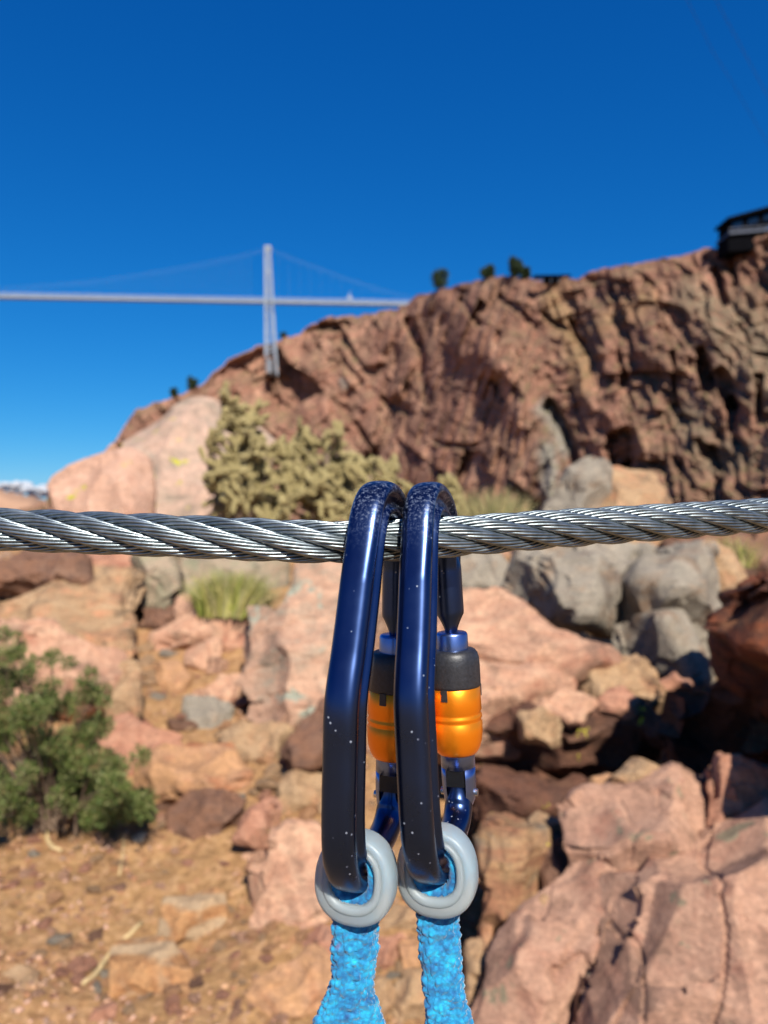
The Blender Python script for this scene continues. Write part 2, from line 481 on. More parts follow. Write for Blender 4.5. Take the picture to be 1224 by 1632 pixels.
# ------------------------------------------------------------------ the canyon wall
RIDGE = [(20, 815), (90, 790), (150, 735), (185, 698), (215, 652), (245, 640), (275, 633), (318, 612), (345, 590), (365, 572), (395, 555),
         (440, 540), (478, 532), (498, 511), (540, 502), (600, 497), (640, 488), (665, 468), (700, 460), (740, 450), (800, 438), (830, 440), (880, 446),
         (915, 442), (955, 428), (1000, 420), (1060, 410), (1120, 396), (1165, 386), (1200, 376), (1224, 370), (1400, 330), (1750, 300)]
DIST = [(20, 560), (150, 600), (300, 660), (440, 715), (560, 690), (640, 640), (700, 560), (800, 460), (1000, 380), (1224, 320), (1500, 260), (1750, 200)]
def build_cliff():
    nx, nv, nb = 700, 420, 12
    px = np.linspace(20, 1560, nx)
    ry = np.interp(px, [a for a, _ in RIDGE], [b for _, b in RIDGE])
    Dr = np.interp(px, [a for a, _ in DIST], [b for _, b in DIST])
    k = np.ones(31) / 31
    Dr = np.convolve(np.pad(Dr, 15, mode='edge'), k, 'valid')
    jag = np.stack([px * 0.045, np.zeros(nx), np.zeros(nx)], 1)
    ry = ry + 7 * fbm(jag, 5, 0.6) + 2.0
    v = np.linspace(0, 1, nv) ** 0.9
    PX = np.repeat(px[None, :], nv, 0)
    PY = 960 + (ry[None, :] - 960) * v[:, None]
    D0 = np.repeat(Dr[None, :], nv, 0)
    H = (PY - ry[None, :]) / F * D0                      # metres below the rim
    depth = D0 - 0.75 * H
    p = np.stack([PX.ravel() / 100, PY.ravel() / 100, np.zeros(PX.size)], 1)
    warp = np.stack([fbm(p * 1.1 + 5, 3), fbm(p * 1.1 + 9, 3), np.zeros(len(p))], 1) * 0.16
    pw = p + warp
    # mostly slabs leaning down to the right; to the right of the wall steep chimneys
    ang = np.radians(np.interp(p[:, 0], [0, 5, 8.6, 10.5, 12, 16], [22, 34, 38, 30, 20, 14]))
    q = pw[:, 0] * np.cos(ang) - pw[:, 1] * np.sin(ang)
    s = pw[:, 0] * np.sin(ang) + pw[:, 1] * np.cos(ang)
    iso = np.interp(p[:, 0], [6, 8.5, 16], [0, 1, 1])
    q = q * (1 - 0.22 * iso); s = s * (1 + 0.55 * iso)
    z0 = np.zeros(len(p))
    d = 14 * fbm(np.stack([q * 1.25, s * 0.75, z0], 1), 3, 0.45, True)
    f1, _ = facets(np.stack([q * 1.35, s * 0.75, z0], 1), 2, 0.62, 0.25)
    f2, _ = facets(np.stack([q * 3.6, s * 2.2, z0 + 3], 1), 2, 0.8, 0.3)
    f3, _ = facets(np.stack([q * 10.0, s * 7.0, z0 + 5], 1), 2, 0.8, 0.4)
    d += 46 * f1 + 15 * f2 + 5.5 * f3 + 4.0 * fbm(p * 9, 4, 0.65)
    f4, _ = facets(np.stack([q * 3.1 + 9, s * 5.5, z0 + 8], 1), 2, 0.8, 0.4)
    d += 7 * f4
    terr = s * 2.2 + 0.5 * fbm(p * 2, 3)
    d += 7 * (np.abs((terr % 1) - 0.5) * 2) ** 2
    d -= np.median(d)
    # overhangs, clefts and chimneys (negative) and proud ribs (positive): from, to, half width, relief, in sight-line pixels
    feats = [((478, 525), (548, 520), 9, -30), ((655, 520), (668, 590), 9, -34), ((672, 600), (690, 640), 6, -20), ((870, 650), (925, 735), 11, -38),
             ((985, 695), (992, 750), 20, -60), ((1000, 745), (1050, 748), 10, -40), ((1115, 560), (1130, 620), 11, -46), ((1145, 600), (1165, 650), 15, -50),
             ((1165, 640), (1170, 690), 10, -40), ((1140, 430), (1150, 480), 8, -34), ((1170, 390), (1168, 450), 7, -28), ((880, 500), (935, 545), 8, -24),
             ((920, 510), (935, 560), 7, -24), ((1070, 560), (1078, 640), 6, -26), ((780, 610), (800, 640), 8, -20), ((995, 590), (1000, 650), 9, -20),
             ((433, 600), (440, 640), 6, -22), ((1205, 600), (1210, 660), 9, -34), ((730, 480), (760, 520), 7, -18), ((1085, 740), (1100, 770), 8, -20),
             ((800, 470), (860, 520), 7, -16), ((1010, 440), (1040, 452), 5, -16), ((930, 445), (1000, 455), 5, -14), ((350, 690), (372, 740), 6, -18),
             ((540, 560), (575, 610), 7, -14), ((610, 640), (660, 660), 7, -16), ((700, 700), (760, 716), 6, -16), ((930, 800), (950, 850), 9, -24),
             ((760, 500), (900, 790), 34, 30), ((700, 470), (830, 640), 26, 16), ((640, 530), (640, 620), 22, 18), ((1030, 620), (1060, 780), 26, 24),
             ((880, 480), (930, 600), 20, 14), ((960, 500), (1000, 700), 18, 16), ((560, 620), (660, 740), 24, 14), ((1100, 700), (1110, 800), 20, 18), ((1190, 600), (1195, 720), 14, 20),
             ((1140, 760), (1170, 800), 26, 22)]
    PXf = PX.ravel() + 38 * warp[:, 0] * 3; PYf = PY.ravel() + 38 * warp[:, 1] * 3
    for (x0, y0), (x1, y1), wd, am in feats:
        L = (x1 - x0) ** 2 + (y1 - y0) ** 2
        t = np.clip(((PXf - x0) * (x1 - x0) + (PYf - y0) * (y1 - y0)) / L, 0, 1)
        ds = np.hypot(PXf - x0 - t * (x1 - x0), PYf - y0 - t * (y1 - y0)) / wd
        d += am * (1 - np.clip((ds - 0.55) / 0.6, 0, 1) ** 2 * (3 - 2 * np.clip((ds - 0.55) / 0.6, 0, 1))) if am < 0 else am * np.exp(-ds ** 2)
    fade = np.clip(H.ravel() / 6.0, 0.25, 1)
    depth = depth - (d * fade).reshape(depth.shape) * D0 / F
    X = (PX - 612) / F * D0 * (0.35 + 0.65 * depth / D0)     # relief mostly towards the gorge, partly sideways
    X = (PX - 612) / F * depth
    Z = CZ + (816 - PY) / F * D0 - 0.0 * H
    Z = CZ + (816 - PY) / F * depth
    V = np.stack([X, depth, Z], -1)
    back = []
    for k in range(1, nb + 1):
        t = k / nb
        row = V[-1].copy()
        row[:, 1] += 240 * t
        row[:, 0] += (px - 612) / F * 240 * t
        row[:, 2] += (row[:, 2] / np.maximum(row[:, 1], 1)) * 20 * t - 30 * t * t
        back.append(row)
    V = np.concatenate([V, np.array(back)], 0)
    me = mesh_np('cliff', V.reshape(-1, 3), grid_faces(nx, nv + nb))
    t = np.zeros((nv + nb, nx, 4), dtype=np.float32); t[..., 3] = 1
    def blob(x0, y0, x1, y1, wd):
        L = (x1 - x0) ** 2 + (y1 - y0) ** 2 + 1e-6
        tt = np.clip(((PXf - x0) * (x1 - x0) + (PYf - y0) * (y1 - y0)) / L, 0, 1)
        ds = np.hypot(PXf - x0 - tt * (x1 - x0), PYf - y0 - tt * (y1 - y0)) / wd
        return np.clip(1.5 - ds, 0, 1).reshape(nv, nx)
    t[:nv, :, 0] = np.maximum(blob(890, 470, 925, 600, 22), 0.6 * blob(1040, 470, 960, 520, 18)) * 0.3
    t[:nv, :, 1] = np.maximum(np.maximum(blob(865, 650, 900, 720, 12), blob(870, 720, 880, 780, 16)), 0.8 * blob(545, 607, 552, 612, 6)) * 0.9
    t[:nv, :, 2] = np.maximum(np.maximum(blob(1170, 520, 1224, 600, 55), blob(1100, 470, 1140, 500, 25)), np.maximum(blob(1090, 660, 1120, 700, 25), blob(1130, 740, 1224, 720, 18)))
    ca = me.color_attributes.new('tint', 'FLOAT_COLOR', 'POINT')
    ca.data.foreach_set('color', t.ravel())
    o = link('cliff', me, M['cliff'], smooth=True)
    tag(o, kind='structure')
    return V[nv - 1], px
rim, rim_px = build_cliff()
def rim_at(px):
    k = int(np.argmin(np.abs(rim_px - px)))
    return Vector(rim[k])

# hill and far range at the left
def ridge_sheet(name, pts, depth, thick, mat, rough):
    n = 120
    xs = np.linspace(pts[0][0], pts[-1][0], n)
    ys = np.interp(xs, [a for a, _ in pts], [b for _, b in pts])
    rows = []
    for k in range(14):
        t = k / 13
        dd = depth - thick * math.sin(math.pi * (0.5 + t)) * -1 if False else depth + thick * (t - 0.5) * 2
        hgt = math.sin(math.pi * min(max(t, 0.0), 1.0)) ** 0.8
        z = CZ + (816 - ys) / F * depth
        z = -80 + (z + 80) * hgt
        x = (xs - 612) / F * dd
        nn = perlin(np.stack([xs / 14, np.full(n, k * 0.6), np.zeros(n)], 1)) * rough
        rows.append(np.stack([x, np.full(n, dd) + nn * 3, z + nn * hgt], 1))
    me = mesh_np(name, np.concatenate(rows), grid_faces(n, 14))
    tag(link(name, me, mat), kind='structure')
ridge_sheet('hill', [(-420, 760), (-200, 770), (-60, 772), (0, 780), (40, 790), (90, 803), (140, 812), (200, 822)], 1500, 300, M['hill'], 10)
ridge_sheet('mountain', [(-500, 790), (-200, 790), (0, 799), (60, 800), (90, 797), (130, 793), (180, 800), (700, 800)], 14000, 1500, M['mountain'], 40)

def build_cloud():
    rng = np.random.default_rng(77)
    D = 13000
    bmx = bmesh.new()
    for k in range(46):
        t = rng.random()
        px = -70 + 175 * t
        w_ = 1 - abs(t - 0.6) * 1.2
        py = 789 - rng.random() * 20 * max(w_, 0.15)
        r = (4 + 6 * rng.random()) / F * D * max(0.45, w_)
        c = P(px, py, D + rng.normal() * 250)
        bmesh.ops.create_icosphere(bmx, subdivisions=3, radius=r, matrix=Matrix.Translation(c) @ Matrix.Diagonal((1.3, 1.2, 0.75, 1)))
    me = bpy.data.meshes.new('cloud'); bmx.to_mesh(me); bmx.free()
    n = len(me.vertices); co = np.empty(n * 3, dtype=np.float32); me.vertices.foreach_get('co', co); co = co.reshape(-1, 3).astype(float)
    co += 28 * np.stack([fbm(co / 90 + k * 9, 3) for k in range(3)], 1)
    me.vertices.foreach_set('co', co.astype(np.float32).ravel()); me.update()
    m, nn, b = mat_new('cloud_white')
    b.inputs['Base Color'].default_value = (0.36, 0.38, 0.41, 1); b.inputs['Roughness'].default_value = 1.0; b.inputs['Specular IOR Level'].default_value = 0
    tag(link('cloud', me, m), kind='structure')
build_cloud()

# ------------------------------------------------------------------ suspension bridge
def build_bridge():
    A = P(0, 470.5, 682.8); B = P(640, 482.7, 707.8)
    e = (B - A); e.z = 0; e.normalize()
    nrm = Vector((-e.y, e.x, 0))
    zd = A.z
    root = empty('suspension_bridge', Vector((A.x, A.y, 0)) + e * 235)
    root.location.z = zd
    tag(root, 'long silver suspension bridge with lattice tower high across the gorge', 'bridge')
    O = root.location.copy()
    def at(s, off=0, h=0):
        return A + e * s + nrm * off + Vector((0, 0, h))
    st = (P(429, 479, 699.0) - A).dot(e)
    s0, s1 = -260, 372
    m = MB(O); m.bar(at(s0, 0, -1.5), at(s1, 0, -1.5), 6.4, 0.9); m.build('deck', M['bridge_dark'], root)
    for side in (-1, 1):
        m = MB(O)
        m.bar(at(s0, side * 3.3, -2.4), at(s1, side * 3.3, -2.4), 0.5, 0.8)
        m.bar(at(s0, side * 3.3, 1.3), at(s1, side * 3.3, 1.3), 0.45, 0.5)
        m.bar(at(s0, side * 3.3, -0.4), at(s1, side * 3.3, -0.4), 0.3, 0.35)
        m.build('side_girder', M['bridge'], root)
        m = MB(O)
        for k in range(int((s1 - s0) / 4)):
            s = s0 + 4 * k
            m.bar(at(s, side * 3.3, -2.4), at(s, side * 3.3, 1.6), 0.35)
            m.bar(at(s, side * 3.3, -2.4), at(s + 4, side * 3.3, -0.4), 0.25)
        tag(m.build('railing_post', M['bridge'], root), kind='stuff')
    m = MB(O)
    for k in range(int((s1 - s0) / 4)):
        m.bar(at(s0 + 4 * k, -3.3, -2.6), at(s0 + 4 * k, 3.3, -2.6), 0.5)
    tag(m.build('floor_beam', M['bridge'], root), kind='stuff')
    # tower: two tapering lattice frames, one either side of the deck
    top = (479 - 397) / F * 699
    bots = {-1: -(545 - 479) / F * 699 - 6, 1: -(578 - 479) / F * 699 - 3}
    for side in (-1, 1):
        legs = []
        for sx in (-1, 1):
            ht, hb = 2.0, 5.0
            bz = bots[sx] - 8
            a = at(st + sx * ht - 1.5, side * 3.6, top); b = at(st + sx * hb + 2.0, side * 6.5, bz)
            legs.append((a, b))
            m = MB(O); m.bar(a, b, 1.0, 1.0); m.build('tower_leg', M['bridge'], root)
        m = MB(O); m.bar(at(st + 1.0, side * 6.5, bots[1] - 8), at(st + 1.0, side * 6.5, bots[1] + 4), 9, 5); m.build('footing', M['bridge_dark'], root)
        m = MB(O)
        N = 13
        for k in range(N):
            t0, t1 = k / N, (k + 1) / N
            zt = top + (bots[-1] - 8 - top) * t0
            def on(leg, z):
                a, b = leg; t = (a.z - (O.z + z)) / (a.z - b.z); return a.lerp(b, t)
            z1 = top + (bots[-1] - 8 - top) * t1
            m.bar(on(legs[0], zt), on(legs[1], zt), 0.55)
            m.bar(on(legs[0], zt), on(legs[1], z1), 0.35)
            m.bar(on(legs[1], zt), on(legs[0], z1), 0.35)
        m.build('tower_lattice', M['bridge'], root)
        m = MB(O)
        m.bar(at(st - 4, side * 3.6, top + 0.6), at(st + 2, side * 3.6, top + 0.6), 2.2, 1.8)
        m.build('cable_saddle', M['bridge'], root)
    for h in (top, top * 0.55, 8, -8):
        m = MB(O); m.bar(at(st - 1, -4.3, h), at(st - 1, 4.3, h), 1.2, 1.6); m.build('tower_beam', M['bridge'], root)
    for side in (-1, 1):
        pts = []
        for k in range(41):
            s = st - 1 - k * 8
            tt = (st - s) / 310
            h = 3.2 + (top - 3.2) * (1 - min(tt, 1.0)) ** 2 if tt < 1 else 3.2 + (tt - 1) ** 2 * top
            pts.append(at(s, side * 3.6, h))
        m = MB(O); m.tube(pts, 0.042, 6); m.build('main_cable', M['bridge'], root)
        m = MB(O)
        for k in range(2, 40):
            for j in (0, 1):
                p = pts[k].lerp(pts[min(k + 1, 40)], j * .5)
                m.bar(p, Vector((p.x, p.y, zd + 1.2)), 0.02)
        tag(m.build('hanger', M['bridge'], root), kind='stuff')
        pts = []
        for k in range(17):
            s = st - 1 + k * 9.5
            tt = k / 16
            pts.append(at(s, side * 3.6, 1.5 + (top - 1.5) * (1 - tt) ** 1.35))
        m = MB(O); m.tube(pts, 0.042, 6); m.build('main_cable', M['bridge'], root)
        m = MB(O)
        for k in range(1, 15):
            m.bar(pts[k], Vector((pts[k].x, pts[k].y, zd + 1.2)), 0.02)
        tag(m.build('hanger', M['bridge'], root), kind='stuff')
    # small white mast standing by the deck
    s = (P(557, 480, 704) - A).dot(e)
    r = empty('mast', at(s, -3.3, 1.3)); tag(r, 'small white mast rising above the far end of the bridge deck', 'mast')
    m = MB(r.location); m.tube([at(s, -3.3, 1.0), at(s, -3.3, 8)], [0.8, 0.4], 8); m.build('pole', M['bridge'], r)
    m = MB(r.location); m.bar(at(s - 2.4, -3.3, 2.5), at(s + 2.4, -3.3, 2.5), 1.4, 2.2); m.build('cabin', M['bridge'], r)
build_bridge()

# ------------------------------------------------------------------ things on the rim
def build_lookout():
    g = rim_at(1195)
    D = g.y - 3
    c = P(1200, 384, D)
    r = empty('lookout_building', c)
    tag(r, 'black flat-roofed lookout building with a railed deck on the cliff rim', 'building')
    def q(px, py, d=0): return P(px, py, D + d)
    def slab(name, x0, y0, x1, y1, th, d0, d1, mat):
        # a slab between two pixel columns, th pixels thick, with depth d0..d1
        vs_ = []
        for d in (d0, d1):
            for (x, y) in ((x0, y0), (x1, y1), (x1, y1 + th), (x0, y0 + th)):
                p = P(x, y, D); vs_.append(Vector((p.x, p.y + d, p.z)))
        m = MB(c); m.add(vs_, [(0, 1, 2, 3), (7, 6, 5, 4), (4, 5, 1, 0), (3, 2, 6, 7), (5, 6, 2, 1), (4, 0, 3, 7)])
        return m.build(name, mat, r)
    slab('roof', 1158, 348, 1300, 309, 5, -1.5, 12, M['bdark'])
    slab('wall', 1163, 352.5, 1295, 315, 18, 1.2, 11, M['bdark'])
    slab('deck', 1160, 371, 1300, 359, 4, -1.5, 12, M['bgrey'])
    slab('railing', 1160, 366, 1300, 354, 1.4, -1.5, -1.1, M['bgrey'])
    for k in range(10):
        x = 1161 + k * 15
        y = 366 - (x - 1160) * 12 / 140
        slab('railing_post', x, y, x + 1.0, y, 6, -1.45, -1.15, M['bgrey'])
    slab('foundation', 1161, 375, 1300, 362, 26, 0.0, 11, M['bdark'])
    for k in range(5):
        x = 1169 + k * 25; y = 357 - (x - 1160) * 36 / 140
        slab('window', x, y, x + 16, y - 4.5, 9, 1.0, 1.15, M['glass'])
    # low dark wall on the rim further left
    g = rim_at(885); D2 = g.y - 2
    c2 = P(878, 446, D2)
    r2 = empty('rim_shelter', c2)
    tag(r2, 'low dark flat shelter half sunk behind the rim in the middle of the cliff', 'shelter')
    m = MB(c2); m.bar(P(850, 442, D2) , P(908, 441, D2), 5, 1.0); m.build('roof', M['bdark'], r2)
    m = MB(c2); m.bar(P(866, 447, D2 + 1), P(905, 447, D2 + 1), 3, 3.4); m.build('wall', M['bdark'], r2)
    for k in range(5):
        m = MB(c2); x = 852 + k * 13; m.bar(P(x, 443, D2 - 1.5), P(x, 450, D2 - 1.5), 0.4); m.build('post', M['bgrey'], r2)
build_lookout()

def leaf_cloud(rng, centers, radii, n, size, flat=1.0):
    """n small leaf quads (as diamond pairs of triangles) spread through ball-shaped clumps"""
    centers = np.asarray(centers); radii = np.asarray(radii)
    pr = radii ** 2; pr = pr / pr.sum()
    idx = rng.choice(len(centers), n, p=pr)
    dv = rng.normal(size=(n, 3)); dv /= np.linalg.norm(dv, axis=1, keepdims=True)
    rr = rng.random(n) ** 0.45
    c = centers[idx] + dv * (radii[idx] * rr)[:, None] * np.array([1, 1, flat])
    a = dv * 0.7 + rng.normal(size=(n, 3)) * 0.5 + np.array([0, 0, 0.5]); a /= np.linalg.norm(a, axis=1, keepdims=True)
    b = np.cross(a, rng.normal(size=(n, 3))); b /= np.linalg.norm(b, axis=1, keepdims=True)
    s = size * (0.6 + 0.8 * rng.random(n))[:, None]
    V = np.stack([c, c + a * s * .5 + b * s * 0.22, c + a * s, c + a * s * .5 - b * s * 0.22], 1).reshape(-1, 3)
    Fc = np.arange(4 * n).reshape(-1, 4)
    return V, Fc

def leaf_mat(name, c1, c2, c3, scale):
    m, n, b = mat_new(name)
    g = n.nodes.new('ShaderNodeNewGeometry')
    r = g.outputs['Random Per Island']
    v = objvec(n)
    x = noise(n, v, scale, 3, 0.6)
    base = ramp(n, r, [(0.0, c1), (0.5, c2), (1.0, c3)])
    base = mix(n, 0.8, base, ramp(n, x, [(0.3, (0.6, 0.65, 0.6)), (0.7, (1.25, 1.2, 1.2))]), 'MULTIPLY')
    n.links.new(base, b.inputs['Base Color'])
    b.inputs['Roughness'].default_value = 0.65
    b.inputs['Specular IOR Level'].default_value = 0.3
    b.inputs['Transmission Weight'].default_value = 0.0
    return m
M['sage'] = leaf_mat('sage_green_leaf', srgb(70, 86, 38), srgb(98, 114, 52), srgb(138, 132, 86), 9)
M['grass'] = leaf_mat('fresh_grass_blade', srgb(128, 142, 56), srgb(158, 160, 76), srgb(188, 176, 98), 6)
M['straw'] = leaf_mat('straw_grass_blade', srgb(190, 172, 120), srgb(170, 160, 112), srgb(148, 146, 92), 6)
M['pineleaf'] = leaf_mat('juniper_leaf', srgb(30, 48, 30), srgb(50, 66, 36), srgb(66, 82, 44), 0.7)

def rim_tree(px, py_top, hpx, wpx, label, seed, squat=1.0):
    rng = np.random.default_rng(seed)
    g = rim_at(px); d = g.y + 1.0
    s = d / F
    h = hpx * s
    base = Vector((g.x * d / g.y, d, g.z - 0.6))
    top_z = CZ + (816 - py_top) * s
    h = max(top_z - base.z, h)
    r = empty('juniper_tree', base)
    tag(r, label, 'tree', 'trees along the cliff rim')
    m = MB()
    m.tube([(0, 0, -1), (0.1, 0, h * 0.3), (-0.1, 0.1, h * 0.6), (0, 0, h * 0.85)], [0.3, 0.24, 0.16, 0.06], 7)
    for k in range(5):
        a = k * 1.3; z = h * (0.3 + 0.1 * k)
        m.tube([(0, 0, z), (math.cos(a) * wpx * s * 0.3, math.sin(a) * wpx * s * 0.3, z + h * 0.12)], [0.12, 0.05], 5)
    m.build('trunk', M['bark'], r)
    cs, rs = [], []
    for k in range(16):
        t = rng.random()
        z = h - hpx * s * (0.1 + 0.8 * t)
        w_ = wpx * s * 0.5 * (0.35 + 0.65 * math.sin(math.pi * (0.15 + 0.75 * t)))
        a = rng.random() * 6.28
        cs.append((math.cos(a) * w_ * 0.6, math.sin(a) * w_ * 0.6, z)); rs.append(wpx * s * (0.2 + 0.14 * rng.random()))
    V, Fc = leaf_cloud(rng, cs, rs, 4200, 1.1)
    link('crown', mesh_np('crown', V, Fc), M['pineleaf'], r, smooth=False)
rim_tree(704, 432, 28, 26, 'round dark tree on the rim just right of the bridge end', 11)
rim_tree(777, 427, 15, 20, 'low dark bush tree on the rim between two taller trees', 12)
rim_tree(822, 411, 28, 20, 'tallest thin dark tree at the middle of the rim', 13)
rim_tree(838, 428, 15, 16, 'small brownish tree touching the right side of the thin tree', 14)
rim_tree(306, 606, 20, 16, 'dark pine on the left shoulder of the ridge below the bridge', 15)
rim_tree(277, 624, 13, 12, 'tiny dark pine lowest on the left end of the ridge', 16)
rim_tree(452, 536, 8, 9, 'tiny dark bush beside the bridge tower foot', 17)

# faint zip line cables crossing the top right corner
def overhead(label, pts, d0, d1):
    n = len(pts)
    pp = [P(x, y, d0 + (d1 - d0) * k / (n - 1)) for k, (x, y) in enumerate(pts)]
    c = pp[0]
    m = MB(c); m.tube(pp, 0.009, 6)
    o = m.build('overhead_cable', M['steelwire']); o.location = c
    tag(o, label, 'cable', 'overhead lines in the sky')
overhead('thin dark overhead line crossing the sky furthest into the right corner', [(1120, -40), (1141, 0), (1180, 72), (1224, 154), (1290, 290)], 24, 44)
overhead('thin dark overhead line in the sky, the one nearer the middle', [(1075, -40), (1103, 15), (1136, 82), (1165, 128), (1224, 230), (1290, 350)], 30, 52)

# ------------------------------------------------------------------ rocks
def convex_hull_mesh(pts):
    bm = bmesh.new()
    for p in pts: bm.verts.new(p)
    res = bmesh.ops.convex_hull(bm, input=bm.verts)
    junk = [g for g in res['geom_interior'] if isinstance(g, bmesh.types.BMVert)] + [g for g in res['geom_unused'] if isinstance(g, bmesh.types.BMVert)]
    bmesh.ops.delete(bm, geom=list(set(junk)), context='VERTS')
    bmesh.ops.recalc_face_normals(bm, faces=bm.faces)
    me = bpy.data.meshes.new('hull')
    bm.to_mesh(me); bm.free()
    return me

def remesh(me, vox):
    o = bpy.data.objects.new('tmp', me); COL.objects.link(o)
    md = o.modifiers.new('r', 'REMESH'); md.mode = 'VOXEL'; md.voxel_size = vox; md.adaptivity = 0
    dg = bpy.context.evaluated_depsgraph_get()
    r = bpy.data.meshes.new_from_object(o.evaluated_get(dg))
    bpy.data.objects.remove(o); bpy.data.meshes.remove(me)
    return r

FOOT = []
rock_i = 0
def rock(label, poly, mat, front=(), d=None, tilt=0.75, thick=0.8, rough=1.0, res=None, soft=0, facet=1.0, yup=0.0, knobs=0):
    """A stone from its seen outline; `front` are the nearer corner points (px, py, how far towards the camera as a share of its size)."""
    global rock_i
    rock_i += 1
    rs = np.random.default_rng(100 + rock_i)
    xs = [p[0] for p in poly]; ys = [p[1] for p in poly]
    cx, cy = sum(xs) / len(xs), sum(ys) / len(ys)
    yb = max(ys)
    if d is None: d = ray_ground(cx, yb)
    wpx, hpx = max(xs) - min(xs), yb - min(ys)
    size = math.sqrt(wpx * hpx) / F * d
    pts = []
    for k, (x, y) in enumerate(poly):
        dd = d + tilt * (yb - y) / F * d + (rs.random() - 0.5) * 0.08 * size
        pts.append(P(x, y, dd))
        # far side, shrunk so that it stays hidden behind the outline
        x2, y2 = cx + (x - cx) * 0.8, cy + (y - cy) * 0.8 + 0.08 * hpx
        pts.append(P(x2, y2, dd + thick * size))
    for x, y, f in front:
        dd = d + tilt * (yb - y) / F * d - f * size
        pts.append(P(x, y, dd))
    if not front:
        for _ in range(5):
            a = rs.random() * 6.28; q = 0.25 + 0.35 * rs.random()
            x = cx + math.cos(a) * q * wpx / 2; y = cy + math.sin(a) * q * hpx / 2
            pts.append(P(x, y, d + tilt * (yb - y) / F * d - (0.16 + 0.14 * rs.random()) * size))
    # sunk foot
    for x in (min(xs) * 0.75 + cx * 0.25, max(xs) * 0.75 + cx * 0.25):
        p = P(x, yb, d + 0.3 * size); p.z -= 0.15 * size; pts.append(p)
    c = P(cx, yb, d + 0.3 * size)
    me = convex_hull_mesh([p - c for p in pts])
    big = max(wpx, hpx)
    res = res or (90 if big > 220 else 64 if big > 110 else 40 if big > 50 else 22)
    dim = max(wpx, hpx) / F * d
    me = remesh(me, dim / res)
    n = len(me.vertices)
    co = np.empty(n * 3, dtype=np.float32); me.vertices.foreach_get('co', co); co = co.reshape(-1, 3).astype(float)
    no = np.empty(n * 3, dtype=np.float32); me.vertex_normals.foreach_get('vector', no); no = no.reshape(-1, 3)
    q = co / size + rs.random(3) * 40
    amp = rough * size
    rot = rs.normal(size=3); rot /= np.linalg.norm(rot)
    lay = q @ rot
    co = co + no * (rough * size * 0.045 * fbm(q * 1.5, 3, 0.5))[:, None]
    t1 = carve(co, no, size, rs, 24 if big > 200 else 15, 0.30 * facet, 0.04 + 0.10 * rough)
    co = co + no * t1[:, None]
    if big > 60:
        t2 = carve(co, no, size * 0.5, rs, 110 if big > 200 else 50, 0.26 * facet, 0.02 + 0.05 * rough)
        co = co + no * (t2 * 0.8)[:, None]
    ter = lay * 3.7 + 0.9 * fbm(q * 1.3, 3)
    dv = 0.014 * facet * (np.abs((ter % 1) - 0.5) < 0.035) * -1.0 * (fbm(q * 1.2 + 7, 2) > 0.08)
    if knobs: dv -= 0.07 * np.clip(facets(q * 5.5, 3, 0.5)[0], -0.2, 1.0) - 0.03 * fbm(q * 4, 4, 0.6)
    dv += 0.006 * fbm(q * 9, 3, 0.6) + 0.003 * fbm(q * 26, 2, 0.6)
    co = co + no * (dv * amp)[:, None]
    me.vertices.foreach_set('co', co.astype(np.float32).ravel())
    me.update()
    me.name = 'rock'
    me.polygons.foreach_set('use_smooth', np.ones(len(me.polygons), dtype=bool))
    try: me.set_sharp_from_angle(angle=rad(24))
    except Exception: pass
    name = 'boulder' if big > 150 else 'rock' if big > 55 else 'stone'
    o = link(name, me, M[mat], loc=c, smooth=False)
    tag(o, label, name, 'rocks of the boulder slope')
    FOOT.append((cx, cy, wpx / 2, hpx / 2))
    return o

# upper left
rock('rounded pale pink boulder against the sky at the left end of the steel cable', [(85, 790), (95, 768), (118, 755), (145, 748), (180, 733), (205, 726), (228, 738), (233, 790), (232, 850), (160, 860), (100, 850)], 'smooth', [(140, 775, .2), (190, 770, .3), (200, 810, .3), (130, 805, .05)], d=6.8, rough=.6, facet=.4, thick=1.0)
rock('large grey and pink boulder with yellow lichen left of the cholla cactus', [(198, 720), (240, 690), (297, 663), (330, 648), (357, 656), (420, 700), (430, 880), (300, 900), (205, 890), (196, 760)], 'lich', [(250, 700, .1), (300, 690, .2), (240, 780, .3), (340, 760, .35), (300, 850, .3)], d=8.6, rough=.6, facet=.6, thick=1.0)
rock('heap of thin brown layered rock under the left part of the cable', [(0, 888), (60, 880), (130, 888), (140, 925), (60, 938), (-10, 935)], 'brown', d=5.0)
rock('reddish pink rock beside the grey green rock under the cable', [(118, 870), (180, 865), (225, 880), (215, 930), (150, 935), (125, 915)], 'red', d=5.5)
rock('wide flat tan ledge with a pink broken edge at the left', [(-30, 925), (90, 918), (215, 928), (224, 985), (223, 1042), (180, 1016), (90, 1000), (5, 972), (-30, 970)], 'tan', [(60, 965, .1), (150, 985, .14), (215, 1005, .14)], d=4.5, tilt=1.6, rough=.8)
rock('big rounded pink boulder directly behind the green shrub', [(-30, 985), (50, 988), (110, 1010), (180, 1052), (192, 1080), (160, 1125), (60, 1140), (-30, 1130)], 'pink', [(60, 1030, .15), (140, 1060, .25), (120, 1100, .12)], d=3.7, rough=.7)
rock('tan pink block wedged at the right of the pink boulder behind the shrub', [(172, 1055), (215, 1062), (223, 1085), (222, 1132), (200, 1150), (178, 1120)], 'tan', d=3.65)
rock('upright grey green rock standing behind the dirt path', [(216, 885), (260, 880), (290, 890), (286, 960), (255, 968), (226, 965)], 'green', [(235, 930, .15), (270, 920, .25)], d=5.3, tilt=.3)
rock('pale rock behind the green grass tuft', [(285, 900), (330, 880), (400, 890), (445, 905), (450, 950), (400, 975), (300, 960)], 'green', d=5.9)
rock('small brown stone stepped into the path below the grey green rock', [(228, 970), (275, 968), (280, 985), (262, 998), (230, 995)], 'brown', d=5.0)
